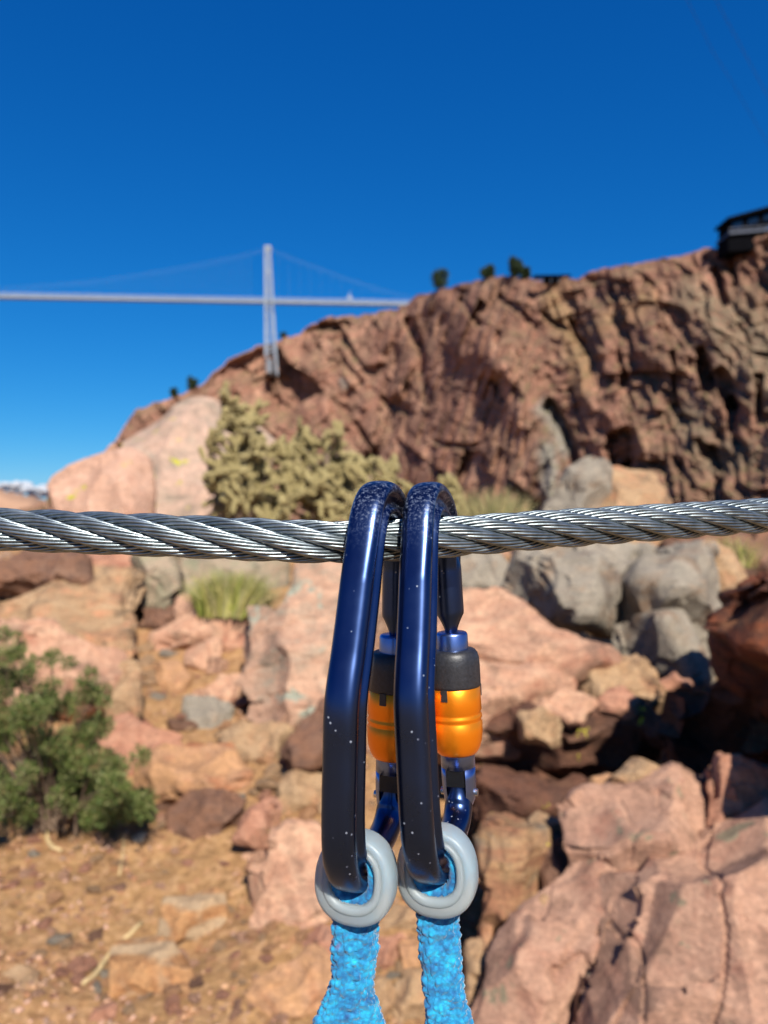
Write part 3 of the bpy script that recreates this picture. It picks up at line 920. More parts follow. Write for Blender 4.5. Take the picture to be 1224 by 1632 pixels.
rock('pale stone at the left foot of the grass tuft', [(278, 955), (300, 948), (318, 962), (312, 982), (285, 985)], 'pink', d=5.0)
rock('smooth pinkish rock lying across the top of the dirt path', [(248, 1018), (285, 985), (330, 973), (400, 976), (412, 1000), (362, 1026), (290, 1040), (262, 1036)], 'pink', [(300, 1000, .15), (370, 1000, .2), (290, 1022, .2)], tilt=.9, rough=.7)
rock('pale round stone behind the right end of the smooth pinkish rock', [(392, 968), (420, 960), (440, 975), (425, 992), (400, 990)], 'green')
rock('small pale pink block on the path below the smooth pinkish rock', [(298, 1040), (322, 1030), (346, 1020), (352, 1045), (330, 1066), (300, 1064)], 'pink')
rock('low ochre lump half buried in the path', [(245, 1062), (280, 1056), (300, 1078), (285, 1100), (255, 1090)], 'orange', tilt=1.2)
rock('flat pink stone beside the leaning slab on the path', [(308, 1098), (350, 1082), (391, 1078), (392, 1104), (366, 1120), (322, 1114)], 'pink')
rock('flat grey wedge lying on the path below the flat pink stone', [(300, 1114), (345, 1112), (370, 1120), (330, 1163), (296, 1158)], 'grey', tilt=1.1)
rock('large leaning pink and grey slab directly left of the carabiners', [(378, 1038), (408, 985), (438, 935), (478, 903), (530, 896), (600, 925), (620, 1000), (600, 1110), (520, 1150), (472, 1190), (455, 1160), (425, 1110), (390, 1082)], 'pinkgrey', [(440, 1000, .12), (490, 950, .18), (470, 1080, .2), (540, 1040, .3), (490, 1140, .15), (560, 1110, .2)], d=3.55, tilt=.8, rough=.8)
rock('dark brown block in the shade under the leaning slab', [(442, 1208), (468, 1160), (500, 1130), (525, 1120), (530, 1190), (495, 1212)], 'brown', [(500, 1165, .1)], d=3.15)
rock('pink wedge shaped rock touching the right side of the green shrub', [(145, 1204), (165, 1172), (195, 1145), (228, 1143), (283, 1180), (281, 1199), (236, 1212), (176, 1228)], 'red', [(200, 1170, .1), (245, 1190, .22), (200, 1200, .22)], tilt=1.0, rough=.7)
rock('flat orange rock with a shadowed front face below the pink wedge', [(228, 1222), (262, 1198), (305, 1183), (362, 1192), (393, 1240), (376, 1256), (318, 1262), (292, 1288), (245, 1284), (228, 1262)], 'orange', [(240, 1230, .25), (305, 1252, .4), (370, 1240, .3), (300, 1205, .1)], tilt=1.0, rough=.6)
rock('grey tan rock right of the flat orange rock', [(352, 1172), (400, 1156), (457, 1166), (442, 1210), (420, 1222), (380, 1202)], 'tan', [(390, 1180, .1), (430, 1195, .3)], tilt=1.0)
rock('tan block below the grey tan rock beside the left carabiner', [(440, 1252), (478, 1234), (528, 1240), (530, 1290), (470, 1298), (442, 1285)], 'tan')
rock('pale orange rock at the foot of the dark brown block', [(455, 1212), (500, 1198), (528, 1205), (526, 1236), (480, 1240)], 'orange')
rock('dark brown rock with pale lichen below the flat orange rock', [(268, 1308), (298, 1262), (350, 1262), (392, 1292), (378, 1326), (320, 1342), (272, 1330)], 'brown', [(300, 1290, .2), (350, 1290, .25)], tilt=.8)
rock('narrow red slab standing between the brown rock and the left carabiner', [(376, 1340), (400, 1292), (442, 1272), (424, 1312), (406, 1342)], 'red', d=2.75)
rock('pale pink block at the lower left of the left carabiner', [(374, 1368), (415, 1345), (460, 1329), (520, 1324), (570, 1350), (570, 1450), (520, 1472), (506, 1488), (446, 1478), (416, 1456), (402, 1414), (378, 1386)], 'pink', [(450, 1370, .15), (500, 1370, .15), (410, 1380, .2), (450, 1430, .15), (505, 1450, .2)], d=2.38, tilt=.7, rough=.8)
rock('small grey stone lying on the dirt right of the shrub', [(210, 1338), (228, 1326), (245, 1330), (238, 1344), (215, 1352)], 'grey')
rock('flat brown and rust rock set in the dirt', [(258, 1480), (268, 1432), (310, 1420), (352, 1424), (362, 1458), (320, 1474), (296, 1500), (264, 1500)], 'banded', tilt=1.2)
rock('long purplish rock nearly buried above the pale stick', [(148, 1438), (170, 1418), (200, 1410), (196, 1428), (165, 1452)], 'brown', tilt=1.3)
rock('orange rock with grey bands in the lower left dirt', [(176, 1545), (192, 1510), (262, 1506), (306, 1540), (316, 1572), (272, 1585), (218, 1581), (178, 1576)], 'banded', [(230, 1530, .1), (280, 1560, .18), (220, 1565, .2)], tilt=1.1)
rock('pale tan rock at the lower left edge', [(-8, 1566), (40, 1541), (76, 1560), (84, 1582), (34, 1592), (-8, 1590)], 'tan', tilt=1.2)
rock('dark rounded stone near the lower left corner', [(90, 1598), (104, 1580), (120, 1588), (118, 1602), (98, 1606)], 'brown')
rock('rust coloured rock at the bottom edge below the banded rock', [(120, 1625), (150, 1600), (180, 1602), (176, 1640), (130, 1650)], 'red')
rock('rounded brown stone at the bottom between the banded rock and the tan block', [(362, 1625), (375, 1596), (392, 1598), (396, 1618), (380, 1634)], 'brown')
rock('crumbling tan block left of the left blue strap', [(404, 1590), (440, 1536), (490, 1515), (528, 1530), (530, 1592), (496, 1614), (425, 1612)], 'orange', [(450, 1560, .2), (500, 1560, .2)], tilt=.8)
rock('pink shard behind the top of the left blue strap', [(490, 1490), (520, 1474), (560, 1490), (560, 1560), (520, 1548), (500, 1528)], 'red')
rock('pale stone highest between the two blue straps', [(598, 1486), (632, 1448), (664, 1462), (676, 1478), (640, 1492)], 'tan')
rock('rust stone leaning between the two blue straps', [(590, 1546), (602, 1500), (640, 1490), (630, 1522), (610, 1553)], 'red')
rock('orange stone touching the right blue strap between the straps', [(632, 1500), (660, 1484), (680, 1510), (668, 1548), (640, 1545)], 'orange')
rock('large tan stone lowest between the two blue straps', [(618, 1588), (636, 1562), (666, 1556), (684, 1574), (688, 1602), (666, 1624), (636, 1632), (622, 1614)], 'tan', [(650, 1590, .25)])
rock('tan stone hidden behind the left strap', [(560, 1580), (590, 1560), (618, 1572), (620, 1620), (575, 1640)], 'tan')

# right of the carabiners
rock('pale grey stone between the gate arm and the grey boulder', [(730, 890), (785, 884), (824, 936), (812, 966), (785, 945), (738, 935)], 'grey', [(770, 910, .2)], d=4.9)
rock('grey boulder with a black shadowed underside beneath the cable', [(830, 885), (880, 862), (985, 856), (1034, 880), (990, 916), (962, 960), (934, 988), (900, 990), (815, 952)], 'grey', [(846, 890, .35), (905, 915, .75), (928, 968, .7), (975, 900, .45), (940, 878, .15)], d=3.9, tilt=.5, rough=.9, facet=1.2, thick=1.0)
rock('angular grey boulder below the cable near the right edge', [(985, 968), (1012, 928), (1045, 878), (1095, 862), (1135, 880), (1155, 930), (1150, 1010), (1110, 1020), (1060, 990)], 'grey', [(1025, 930, .45), (1075, 950, .7), (1085, 895, .4), (1130, 950, .4)], d=3.7, tilt=.5, rough=.9, facet=1.2, thick=1.0)
rock('block with one grey and one brown face below the angular grey boulder', [(985, 1002), (1058, 984), (1093, 984), (1133, 1034), (1138, 1050), (1116, 1096), (1070, 1078), (985, 1030)], 'grey', [(1062, 990, .65), (1112, 1088, .7), (1120, 1040, .35), (1040, 1020, .3)], d=3.45, tilt=.4, rough=.6, thick=.9)
rock('tan block behind the angular grey boulder at the right', [(1130, 870), (1160, 880), (1180, 930), (1172, 1000), (1140, 1010), (1128, 930)], 'tan', d=3.8)
rock('large flat pink slab sloping down to the right of the gates', [(640, 960), (690, 930), (745, 938), (806, 962), (888, 1000), (953, 1028), (975, 1046), (970, 1064), (918, 1080), (880, 1068), (760, 1046), (660, 1030)], 'pink', [(740, 970, .05), (860, 1020, .12), (940, 1050, .16), (720, 1020, .12)], d=2.95, tilt=1.3, rough=.45, thick=.5)
rock('second pink slab directly below the large flat one', [(640, 1030), (700, 1034), (862, 1056), (902, 1098), (876, 1116), (830, 1137), (768, 1161), (660, 1170)], 'pink', [(780, 1080, .12), (850, 1100, .18), (760, 1130, .2)], d=2.72, tilt=1.0, rough=.6, thick=.6)
rock('pale broken ledge tapering to a point right of the slabs', [(930, 1078), (972, 1050), (1012, 1062), (1052, 1090), (1082, 1110), (1066, 1121), (1024, 1114), (985, 1106), (950, 1104)], 'tan', d=2.85, tilt=.9)
rock('pink stone under the right end of the second slab', [(862, 1120), (900, 1100), (946, 1122), (926, 1145), (876, 1142)], 'pink', [(905, 1122, .3)], d=2.68)
rock('grey tan stone below the second slab beside the orange sleeve', [(830, 1142), (862, 1122), (893, 1146), (888, 1162), (846, 1175), (830, 1162)], 'tan', [(862, 1146, .3)], d=2.62)
rock('small pink stone poking from the dark under the pale ledge', [(950, 1108), (990, 1100), (1016, 1118), (1005, 1142), (965, 1138)], 'red', d=2.75)
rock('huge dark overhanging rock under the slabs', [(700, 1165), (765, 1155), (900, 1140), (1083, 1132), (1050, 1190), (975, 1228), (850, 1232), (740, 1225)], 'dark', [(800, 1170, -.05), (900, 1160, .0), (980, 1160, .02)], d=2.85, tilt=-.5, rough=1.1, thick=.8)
rock('dark rock added to blacken the shaded hollow under the right edge boulder', [(1060, 1120), (1120, 1098), (1200, 1090), (1270, 1130), (1260, 1215), (1110, 1225), (1050, 1190)], 'dark', [(1150, 1130, -.02), (1200, 1150, 0)], d=2.6, tilt=-.6)  # added dark overhanging rock, stands in for the hollow's black shade
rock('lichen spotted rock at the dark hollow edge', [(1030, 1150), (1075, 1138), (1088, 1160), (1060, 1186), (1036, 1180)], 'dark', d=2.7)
rock('small upright stone beside the block with two faces', [(1000, 1052), (1024, 1044), (1048, 1082), (1020, 1078)], 'tan', d=3.1)
rock('small pink flat stone at the tip of the block with two faces', [(1050, 1088), (1070, 1072), (1102, 1086), (1092, 1097), (1062, 1098)], 'red', d=3.0)
rock('massive rusty brown boulder cut off by the right edge', [(1158, 950), (1174, 905), (1210, 886), (1255, 870), (1420, 880), (1500, 1000), (1460, 1200), (1270, 1200), (1190, 1120), (1164, 1020)], 'rust', [(1190, 960, .12), (1240, 930, .25), (1300, 1000, .3), (1220, 1060, .05)], d=2.35, tilt=-.35, rough=.8, thick=1.1, facet=1.6, knobs=1)
rock('pointed grey rock rising above the cable at the right', [(868, 812), (900, 768), (942, 738), (958, 748), (950, 800), (952, 900), (880, 890)], 'grey', [(915, 800, .3), (925, 860, .3)], d=6.4, tilt=.4)
rock('tan block above the cable beside the pointed grey rock', [(945, 760), (985, 752), (1035, 760), (1052, 800), (1060, 890), (950, 890)], 'tan', [(1000, 790, .25), (970, 840, .2)], d=6.5, tilt=.4, rough=.7)
rock('low tan rock behind the cable near the right edge', [(1060, 850), (1120, 840), (1200, 838), (1260, 860), (1240, 905), (1100, 900)], 'brown', d=6.0)

# unseen boulder added right of the picture to cast shade into the hollow
rock('unseen boulder added right of the picture to shade the hollow', [(1330, 1010), (1420, 930), (1700, 900), (1900, 1050), (1900, 1500), (1500, 1700), (1330, 1500), (1290, 1200)], 'rust', d=2.0, tilt=.0, thick=.5)
# lower right
rock('brown and pink rock at the right edge above the big boulder', [(1113, 1238), (1130, 1216), (1168, 1212), (1224, 1234), (1330, 1262), (1320, 1320), (1224, 1316), (1160, 1310), (1130, 1280)], 'red', [(1180, 1240, .15), (1230, 1275, .2)], d=1.95, tilt=.8)
rock('rounded pink upper shoulder of the boulder pile at the lower right', [(890, 1345), (902, 1305), (922, 1276), (956, 1256), (1010, 1250), (1050, 1229), (1094, 1240), (1104, 1260), (1180, 1290), (1200, 1380), (1000, 1420), (950, 1380)], 'big', [(930, 1300, .12), (1000, 1290, .2), (1080, 1290, .22), (1040, 1350, .3), (925, 1350, .12)], d=1.88, tilt=.9, rough=.7)
rock('massive pink boulder filling the lower right corner', [(1000, 1445), (1060, 1360), (1140, 1300), (1230, 1285), (1420, 1330), (1450, 1640), (1400, 1820), (900, 1820), (868, 1660), (856, 1545), (905, 1480)], 'big', [(1060, 1440, .22), (1200, 1460, .3), (1100, 1340, .05), (1000, 1560, .22), (1230, 1600, .3), (900, 1560, .05)], d=1.50, tilt=.7, rough=.8, res=130, thick=.7)
rock('long grey brown slab leaning between the straps and the big boulder', [(748, 1700), (800, 1570), (845, 1460), (896, 1388), (945, 1346), (1010, 1345), (1040, 1400), (960, 1470), (900, 1530), (864, 1580), (850, 1720)], 'big', [(850, 1520, .12), (920, 1430, .16), (820, 1620, .14), (980, 1390, .15)], d=1.66, tilt=.7, rough=.7)
rock('upright brown rock with yellow lichen right of the protector rings', [(756, 1328), (788, 1294), (811, 1293), (857, 1334), (868, 1392), (860, 1450), (820, 1508), (776, 1472), (760, 1386)], 'upright', [(800, 1320, .15), (810, 1380, .25), (780, 1420, .12), (820, 1470, .15)], d=2.0, tilt=.35)
rock('small ochre rock right of the upright brown rock', [(842, 1316), (866, 1294), (902, 1306), (890, 1345), (862, 1346)], 'tan', d=2.15)
rock('dark purple shard in the gap beside the upright rock', [(866, 1350), (890, 1340), (915, 1345), (905, 1400), (880, 1430), (868, 1390)], 'brown', d=2.02)
rock('small tan stone low in the gap beside the upright rock', [(856, 1428), (872, 1418), (884, 1432), (872, 1456), (858, 1450)], 'tan', d=1.9)
rock('thin grey splinter of stone standing beside the right strap', [(744, 1640), (748, 1506), (770, 1502), (768, 1560), (756, 1650)], 'tan', d=1.78)
rock('pale brown splinter of stone leaning on the long slab', [(758, 1660), (776, 1476), (800, 1528), (788, 1600), (770, 1660)], 'orange', d=1.76)
rock('small round stone on top of the boulder pile in shade', [(938, 1246), (952, 1232), (976, 1238), (978, 1252), (952, 1258)], 'orange', d=2.15)
rock('greyish stone leaning on the top of the boulder pile', [(972, 1246), (1010, 1212), (1046, 1217), (1036, 1240), (1000, 1252)], 'tan', d=2.1)
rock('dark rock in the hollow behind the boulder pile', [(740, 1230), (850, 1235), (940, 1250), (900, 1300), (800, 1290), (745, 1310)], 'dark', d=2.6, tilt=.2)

# ------------------------------------------------------------------ loose stones and gravel on the dirt
def make_pebble(seed, sub):
    rs = np.random.default_rng(seed)
    pts = []
    for _ in range(sub):
        v = rs.normal(size=3); v /= np.linalg.norm(v)
        pts.append(Vector((v[0], v[1] * 0.8, v[2] * 0.5)) * (0.8 + 0.3 * rs.random()))
    me = convex_hull_mesh(pts)
    return me
protos = []
for k in range(8):
    for mt in ('orange', 'pink', 'tan', 'red'):
        me = make_pebble(500 + k, 22); me.name = 'loose_stone'; me['hue'] = {'orange': 'orange', 'pink': 'pale pink', 'tan': 'tan', 'red': 'reddish'}[mt]
        me.materials.append(M[mt]); protos.append(me)
MARKS = [(100, 1180, 'green shrub'), (180, 1530, 'long pale stick'), (85, 1340, 'curled pale twig'), (215, 1190, 'pink wedge shaped rock'), (310, 1235, 'flat orange rock'),
         (330, 1300, 'dark brown rock'), (408, 1308, 'narrow red slab'), (460, 1400, 'pale pink block'), (310, 1460, 'brown and rust rock'), (245, 1550, 'grey banded rock'),
         (40, 1568, 'pale rock at the lower left edge'), (470, 1570, 'crumbling tan block'), (330, 1138, 'flat grey wedge'), (322, 1045, 'small pale pink block'), (330, 1005, 'smooth pinkish rock'),
         (405, 1190, 'grey tan rock'), (480, 1270, 'tan block beside the left carabiner'), (500, 1050, 'large leaning slab'), (365, 940, 'grass tuft'), (255, 930, 'upright grey green rock'),
         (120, 970, 'wide flat tan ledge'), (90, 1060, 'big rounded pink boulder'), (640, 1470, 'pale stone between the straps'), (655, 1595, 'large tan stone between the straps'),
         (565, 1600, 'left blue strap'), (712, 1590, 'right blue strap'), (812, 1400, 'upright brown rock'), (758, 1570, 'thin grey splinter'), (925, 925, 'shadowed grey boulder'),
         (1070, 930, 'angular grey boulder'), (1070, 1035, 'block with two faces'), (775, 925, 'pale grey stone'), (860, 1020, 'large flat pink slab'), (800, 1100, 'second pink slab'),
         (1010, 1090, 'pale broken ledge'), (900, 1180, 'dark overhanging rock'), (862, 1150, 'grey tan stone below the slab'), (60, 1640, 'bottom left corner'), (215, 1340, 'small grey stone below the shrub'), (170, 1432, 'long purplish rock')]
def where_is(px, py):
    c = sorted(MARKS, key=lambda m: (m[0] - px) ** 2 + (m[1] - py) ** 2)[0]
    dx, dy = px - c[0], py - c[1]
    if abs(dx) > abs(dy): w = 'right of' if dx > 0 else 'left of'
    else: w = 'below' if dy > 0 else 'above'
    d_ = math.hypot(dx, dy)
    return ('just ' if d_ < 55 else '') + w + ' the ' + c[2]
def size_word(s_px, a, b):
    return 'tiny' if s_px < a else 'small' if s_px < b else 'larger'
def inside_any(px, py):
    for cx, cy, a, b in FOOT:
        if ((px - cx) / a) ** 2 + ((py - cy) / b) ** 2 < 1.05: return True
    return False
rs = random.Random(3)
cnt = 0
while cnt < 230:
    px = rs.uniform(-40, 760); py = 1640 - 640 * rs.random() ** 1.25
    if inside_any(px, py) or (px < 230 and 1010 < py < 1320): continue
    d = ray_ground(px, py)
    if d > 5.6: continue
    x, y = (px - 612) / F * d, d
    s = (rs.uniform(6, 11) if rs.random() < 0.7 else rs.uniform(11, 20)) / F * d
    z = float(ground(np.array([x]), np.array([y]))[0])
    o = bpy.data.objects.new('loose_stone', rs.choice(protos))
    COL.objects.link(o)
    o.location = (x, y, z + s * 0.12)
    o.scale = (s, s, s * rs.uniform(0.6, 1.1))
    o.rotation_euler = (rs.uniform(-.3, .3), rs.uniform(-.3, .3), rs.uniform(0, 6.3))
    hue = o.data['hue']; spot = where_is(px, py); sw = size_word(s / d * F, 8, 13)
    tag(o, '%s %s loose stone %s' % (sw, hue, spot), 'stone', '%s %s loose stones %s' % (sw, hue, spot))
    cnt += 1

def block_proto(seed, mat):
    rr = np.random.default_rng(seed)
    pts = []
    for _ in range(16):
        v = rr.normal(size=3); v /= np.linalg.norm(v)
        pts.append(Vector((v[0], v[1] * 0.85, v[2] * 0.55)) * (0.85 + 0.3 * rr.random()))
    me = remesh(convex_hull_mesh(pts), 0.075)
    n = len(me.vertices)
    co = np.empty(n * 3, dtype=np.float32); me.vertices.foreach_get('co', co); co = co.reshape(-1, 3).astype(float)
    no = np.empty(n * 3, dtype=np.float32); me.vertex_normals.foreach_get('vector', no); no = no.reshape(-1, 3)
    co = co + no * carve(co, no, 1.4, rr, 22, 0.22, 0.1)[:, None]
    co = co + no * (0.02 * fbm(co * 5, 3))[:, None]
    me.vertices.foreach_set('co', co.astype(np.float32).ravel()); me.update()
    me.polygons.foreach_set('use_smooth', np.ones(len(me.polygons), dtype=bool))
    try: me.set_sharp_from_angle(angle=rad(24))
    except Exception: pass
    me.name = 'broken_stone'; me.materials.append(M[mat]); me['hue'] = {'orange': 'orange', 'pink': 'pale pink', 'tan': 'tan', 'red': 'reddish', 'brown': 'brown', 'grey': 'grey', 'pinkgrey': 'mottled pink'}[mat]
    return me
BP = [block_proto(900 + k, mt) for k, mt in enumerate(('orange', 'pink', 'tan', 'red', 'brown', 'grey', 'orange', 'pink', 'tan', 'pinkgrey'))]
def rubble(n, x0, x1, y0, y1, s0, s1, where, seed, skip=True, hues=None):
    r_ = random.Random(seed)
    done = 0; tries = 0
    while done < n and tries < n * 40:
        tries += 1
        px, py = r_.uniform(x0, x1), r_.uniform(y0, y1)
        if skip and inside_any(px, py): continue
        d = ray_ground(px, py)
        x = (px - 612) / F * d
        s_ = r_.uniform(s0, s1) * (0.6 + 0.4 * r_.random()) / F * d * 0.5
        z = float(ground(np.array([x]), np.array([d]))[0])
        me = r_.choice([b_ for b_ in BP if hues is None or b_['hue'] in hues])
        o = bpy.data.objects.new('broken_stone', me); COL.objects.link(o)
        o.location = (x, d, z + s_ * 0.1)
        o.scale = (s_ * r_.uniform(.8, 1.25), s_ * r_.uniform(.8, 1.25), s_ * r_.uniform(.6, 1.1))
        o.rotation_euler = (r_.uniform(-.45, .45), r_.uniform(-.45, .45), r_.uniform(0, 6.3))
        FOOT.append((px, py, s_ / d * F * 0.8, s_ / d * F * 0.7))
        hue = me['hue']
        spot = where_is(px, py); sw = size_word(2 * s_ / d * F, 22, 36)
        tag(o, '%s %s broken stone %s' % (sw, hue, spot), 'stone', '%s %s broken stones %s' % (sw, hue, spot))
        done += 1
rubble(26, 232, 520, 1050, 1330, 26, 60, 'wedged between the rocks left of the carabiners', 41)
rubble(16, 0, 240, 1330, 1640, 24, 54, 'bedded in the dirt at the lower left', 42)
rubble(18, 240, 560, 1400, 1640, 22, 50, 'in the dirt left of the left blue strap', 43)
rubble(14, 590, 760, 1440, 1640, 20, 44, 'on the ground between and beside the blue straps', 44)
rubble(7, 760, 1080, 1060, 1260, 26, 50, 'in the dark hollow right of the orange sleeve', 45, hues=('brown', 'reddish'))
rubble(14, 0, 460, 890, 1040, 24, 50, 'on the upper slope just below the cable', 46)
rubble(10, 740, 1150, 880, 1050, 24, 56, 'among the grey boulders below the cable', 47)

def gravel():
    rg = np.random.default_rng(5)
    base = []
    for k in range(6):
        me = make_pebble(700 + k, 10)
        v = np.array([tuple(q.co) for q in me.vertices]); f = np.array([tuple(p.vertices) for p in me.polygons if len(p.vertices) == 3])
        base.append((v, f))
    N = 17000
    d = 1.5 + 4.5 * rg.random(N) ** 1.5
    x = (rg.random(N) * 1400 - 80 - 612) / F * d
    clump = fbm(np.stack([x, d, np.zeros(N)], 1) * 2.5, 3)
    keep = clump > -0.12 + 0.3 * (rg.random(N) - 0.6)
    x, d = x[keep], d[keep]; z = ground(x, d)
    Vs, Fs = [], []; n0 = 0
    for i in range(len(x)):
        v, f = base[i % 6]
        s = 0.0035 + 0.014 * rg.random() ** 3.2
        a = rg.random() * 6.28; ca, sa = math.cos(a), math.sin(a)
        vv = v * s
        vv = np.stack([vv[:, 0] * ca - vv[:, 1] * sa + x[i], vv[:, 0] * sa + vv[:, 1] * ca + d[i], vv[:, 2] + z[i] + s * 0.2], 1)
        Vs.append(vv); Fs.append(f + n0); n0 += len(v)
    m, n, b = mat_new('gravel')
    g = n.nodes.new('ShaderNodeNewGeometry')
    n.links.new(ramp(n, g.outputs['Random Per Island'], [(0, srgb(176, 120, 84)), (0.3, srgb(214, 166, 124)), (0.6, srgb(158, 126, 104)), (0.8, srgb(226, 178, 150)), (1, srgb(128, 92, 72))]), b.inputs['Base Color'])
    b.inputs['Roughness'].default_value = 0.9
    o = link('gravel', mesh_np('gravel', np.concatenate(Vs), np.concatenate(Fs)), m, smooth=False)
    tag(o, 'fine tan and pink gravel strewn over the dirt', 'gravel', kind='stuff')
gravel()

# dry sticks
def stick(label, pts, r0):
    pp = []
    for x, y in pts:
        d = ray_ground(x, y); q = P(x, y, d); q.z = float(ground(np.array([q.x]), np.array([q.y]))[0]) + 0.008; pp.append(q)
    c = pp[0]
    m = MB(c)
    sm = []
    for i in range(len(pp) - 1):
        for t in (0, .33, .66): sm.append(pp[i].lerp(pp[i + 1], t) + Vector((0, 0, 0.003 * math.sin(i * 3 + t * 9))))
    sm.append(pp[-1])
    n = len(sm)
    m.tube(sm, [r0 * (0.55 + 0.45 * math.sin(0.4 + 2.3 * k / n)) for k in range(n)], 8)
    o = m.build('dry_stick', M['stick'], smooth=True); o.location = c
    tag(o, label, 'stick')
M['stick'] = plain('bleached_wood', srgb(206, 178, 128), 0.8, 0.0, 60, 0.3, 0.001)
stick('long pale dry stick lying across the dirt at the lower left', [(132, 1592), (150, 1562), (172, 1530), (196, 1498), (226, 1472)], 0.0085)
stick('short curled pale twig below the green shrub', [(72, 1318), (76, 1342), (84, 1356), (98, 1366)], 0.008)
stick('thin pale twig lying at the right of the shrub foot', [(190, 1400), (196, 1370), (198, 1340)], 0.004)

# ------------------------------------------------------------------ plants
def shrub():
    rng = np.random.default_rng(21)
    base = P(85, 1300, 2.95)
    r = empty('sage_shrub', base)
    tag(r, 'dense grey green small-leaved shrub at the left edge of the slope', 'shrub')
    prof = [(-90, 1080), (-60, 1070), (0, 1062), (30, 1085), (60, 1110), (90, 1130), (115, 1120), (150, 1105), (40, 1150), (10, 1180), (90, 1185), (140, 1165), (60, 1230), (20, 1260),
            (110, 1245), (160, 1240), (200, 1262), (215, 1282), (150, 1285), (90, 1285), (30, 1290), (-30, 1230), (-60, 1150), (-40, 1290), (120, 1210), (65, 1060), (20, 1020), (180, 1215), (175, 1295), (0, 1120)]
    tw = MB(base)
    cs, rs_ = [], []
    for (x, y) in prof:
        for k in range(5):
            px = x + rng.normal() * 16; py = y + rng.normal() * 13; d = 2.85 + rng.normal() * 0.13
            c = P(px, py, d) - base
            cs.append(tuple(c)); rs_.append((0.028 + 0.030 * rng.random()) * (0.72 if y < 1130 else 1.0))
            if k < 3:
                root = Vector((rng.normal() * 0.06, rng.normal() * 0.05, -0.03))
                mid = root.lerp(c, 0.5) + Vector((0, 0, 0.03))
                tw.tube([base + root, base + mid, base + c * 0.98], [0.006, 0.0035, 0.0015], 5)
    tw.build('stem', M['bark'], r)
    V, Fc = leaf_cloud(rng, cs, rs_, 46000, 0.0135)
    link('foliage', mesh_np('foliage', V, Fc), M['sage'], r, smooth=False)
shrub()

def grass_clump(name, label, cat, px, py, wpx, hpx, d, n, mats, seed, width=0.004, spread=0.25):
    rng = np.random.default_rng(seed)
    base = P(px, py, d)
    r = empty(name, base); tag(r, label, cat)
    for mi, mt in enumerate(mats):
        V = []; Fc = []
        W = wpx / F * d; H = hpx / F * d
        for i in range(n // len(mats)):
            u = rng.uniform(-.5, .5) + (0.18 * mi if len(mats) > 1 else 0)
            x0 = u * W * 0.7; y0 = rng.normal() * W * 0.15
            lean = Vector((u * W * 0.5 + rng.normal() * W * spread * 0.3, rng.normal() * W * spread * .5, 0))
            h = H * rng.uniform(0.55, 1.05) * (1 - 0.9 * u * u)
            wd = width * rng.uniform(0.6, 1.3)
            a = rng.random() * 3.14; sx = Vector((math.cos(a), math.sin(a), 0)) * wd
            p0 = Vector((x0, y0, -0.02)); p1 = p0 + lean * 0.35 + Vector((0, 0, h * 0.6)); p2 = p0 + lean + Vector((0, 0, h))
            k = len(V)
            V += [p0 - sx, p0 + sx, p1 + sx * .7, p1 - sx * .7, p2 + sx * .1, p2 - sx * .1]
            Fc += [(k, k + 1, k + 2, k + 3), (k + 3, k + 2, k + 4, k + 5)]
        link('blades', mesh_np('blades', np.array([tuple(v) for v in V]), np.array(Fc)), M[mt], r, smooth=False)
grass_clump('grass_tuft', 'green and straw grass tuft between the pale rocks under the cable', 'grass tuft', 362, 975, 118, 72, 4.95, 1500, ('grass', 'straw'), 31)
grass_clump('dry_grass', 'pale dry grass standing above the cable right of the carabiners', 'dry grass', 785, 850, 120, 80, 7.2, 700, ('straw',), 32)
grass_clump('weed', 'tiny green weed beside the narrow red slab', 'weed', 458, 1336, 46, 34, 2.62, 130, ('grass', 'sage'), 33, 0.003, .6)
grass_clump('weed', 'small green weed under the right tip of the shrub', 'weed', 215, 1300, 40, 40, 2.85, 120, ('sage',), 34, 0.004, .6)
grass_clump('weed', 'yellow green weed behind the cable near the right edge', 'weed', 1165, 900, 70, 56, 5.6, 220, ('grass', 'straw'), 36, 0.004, .5)

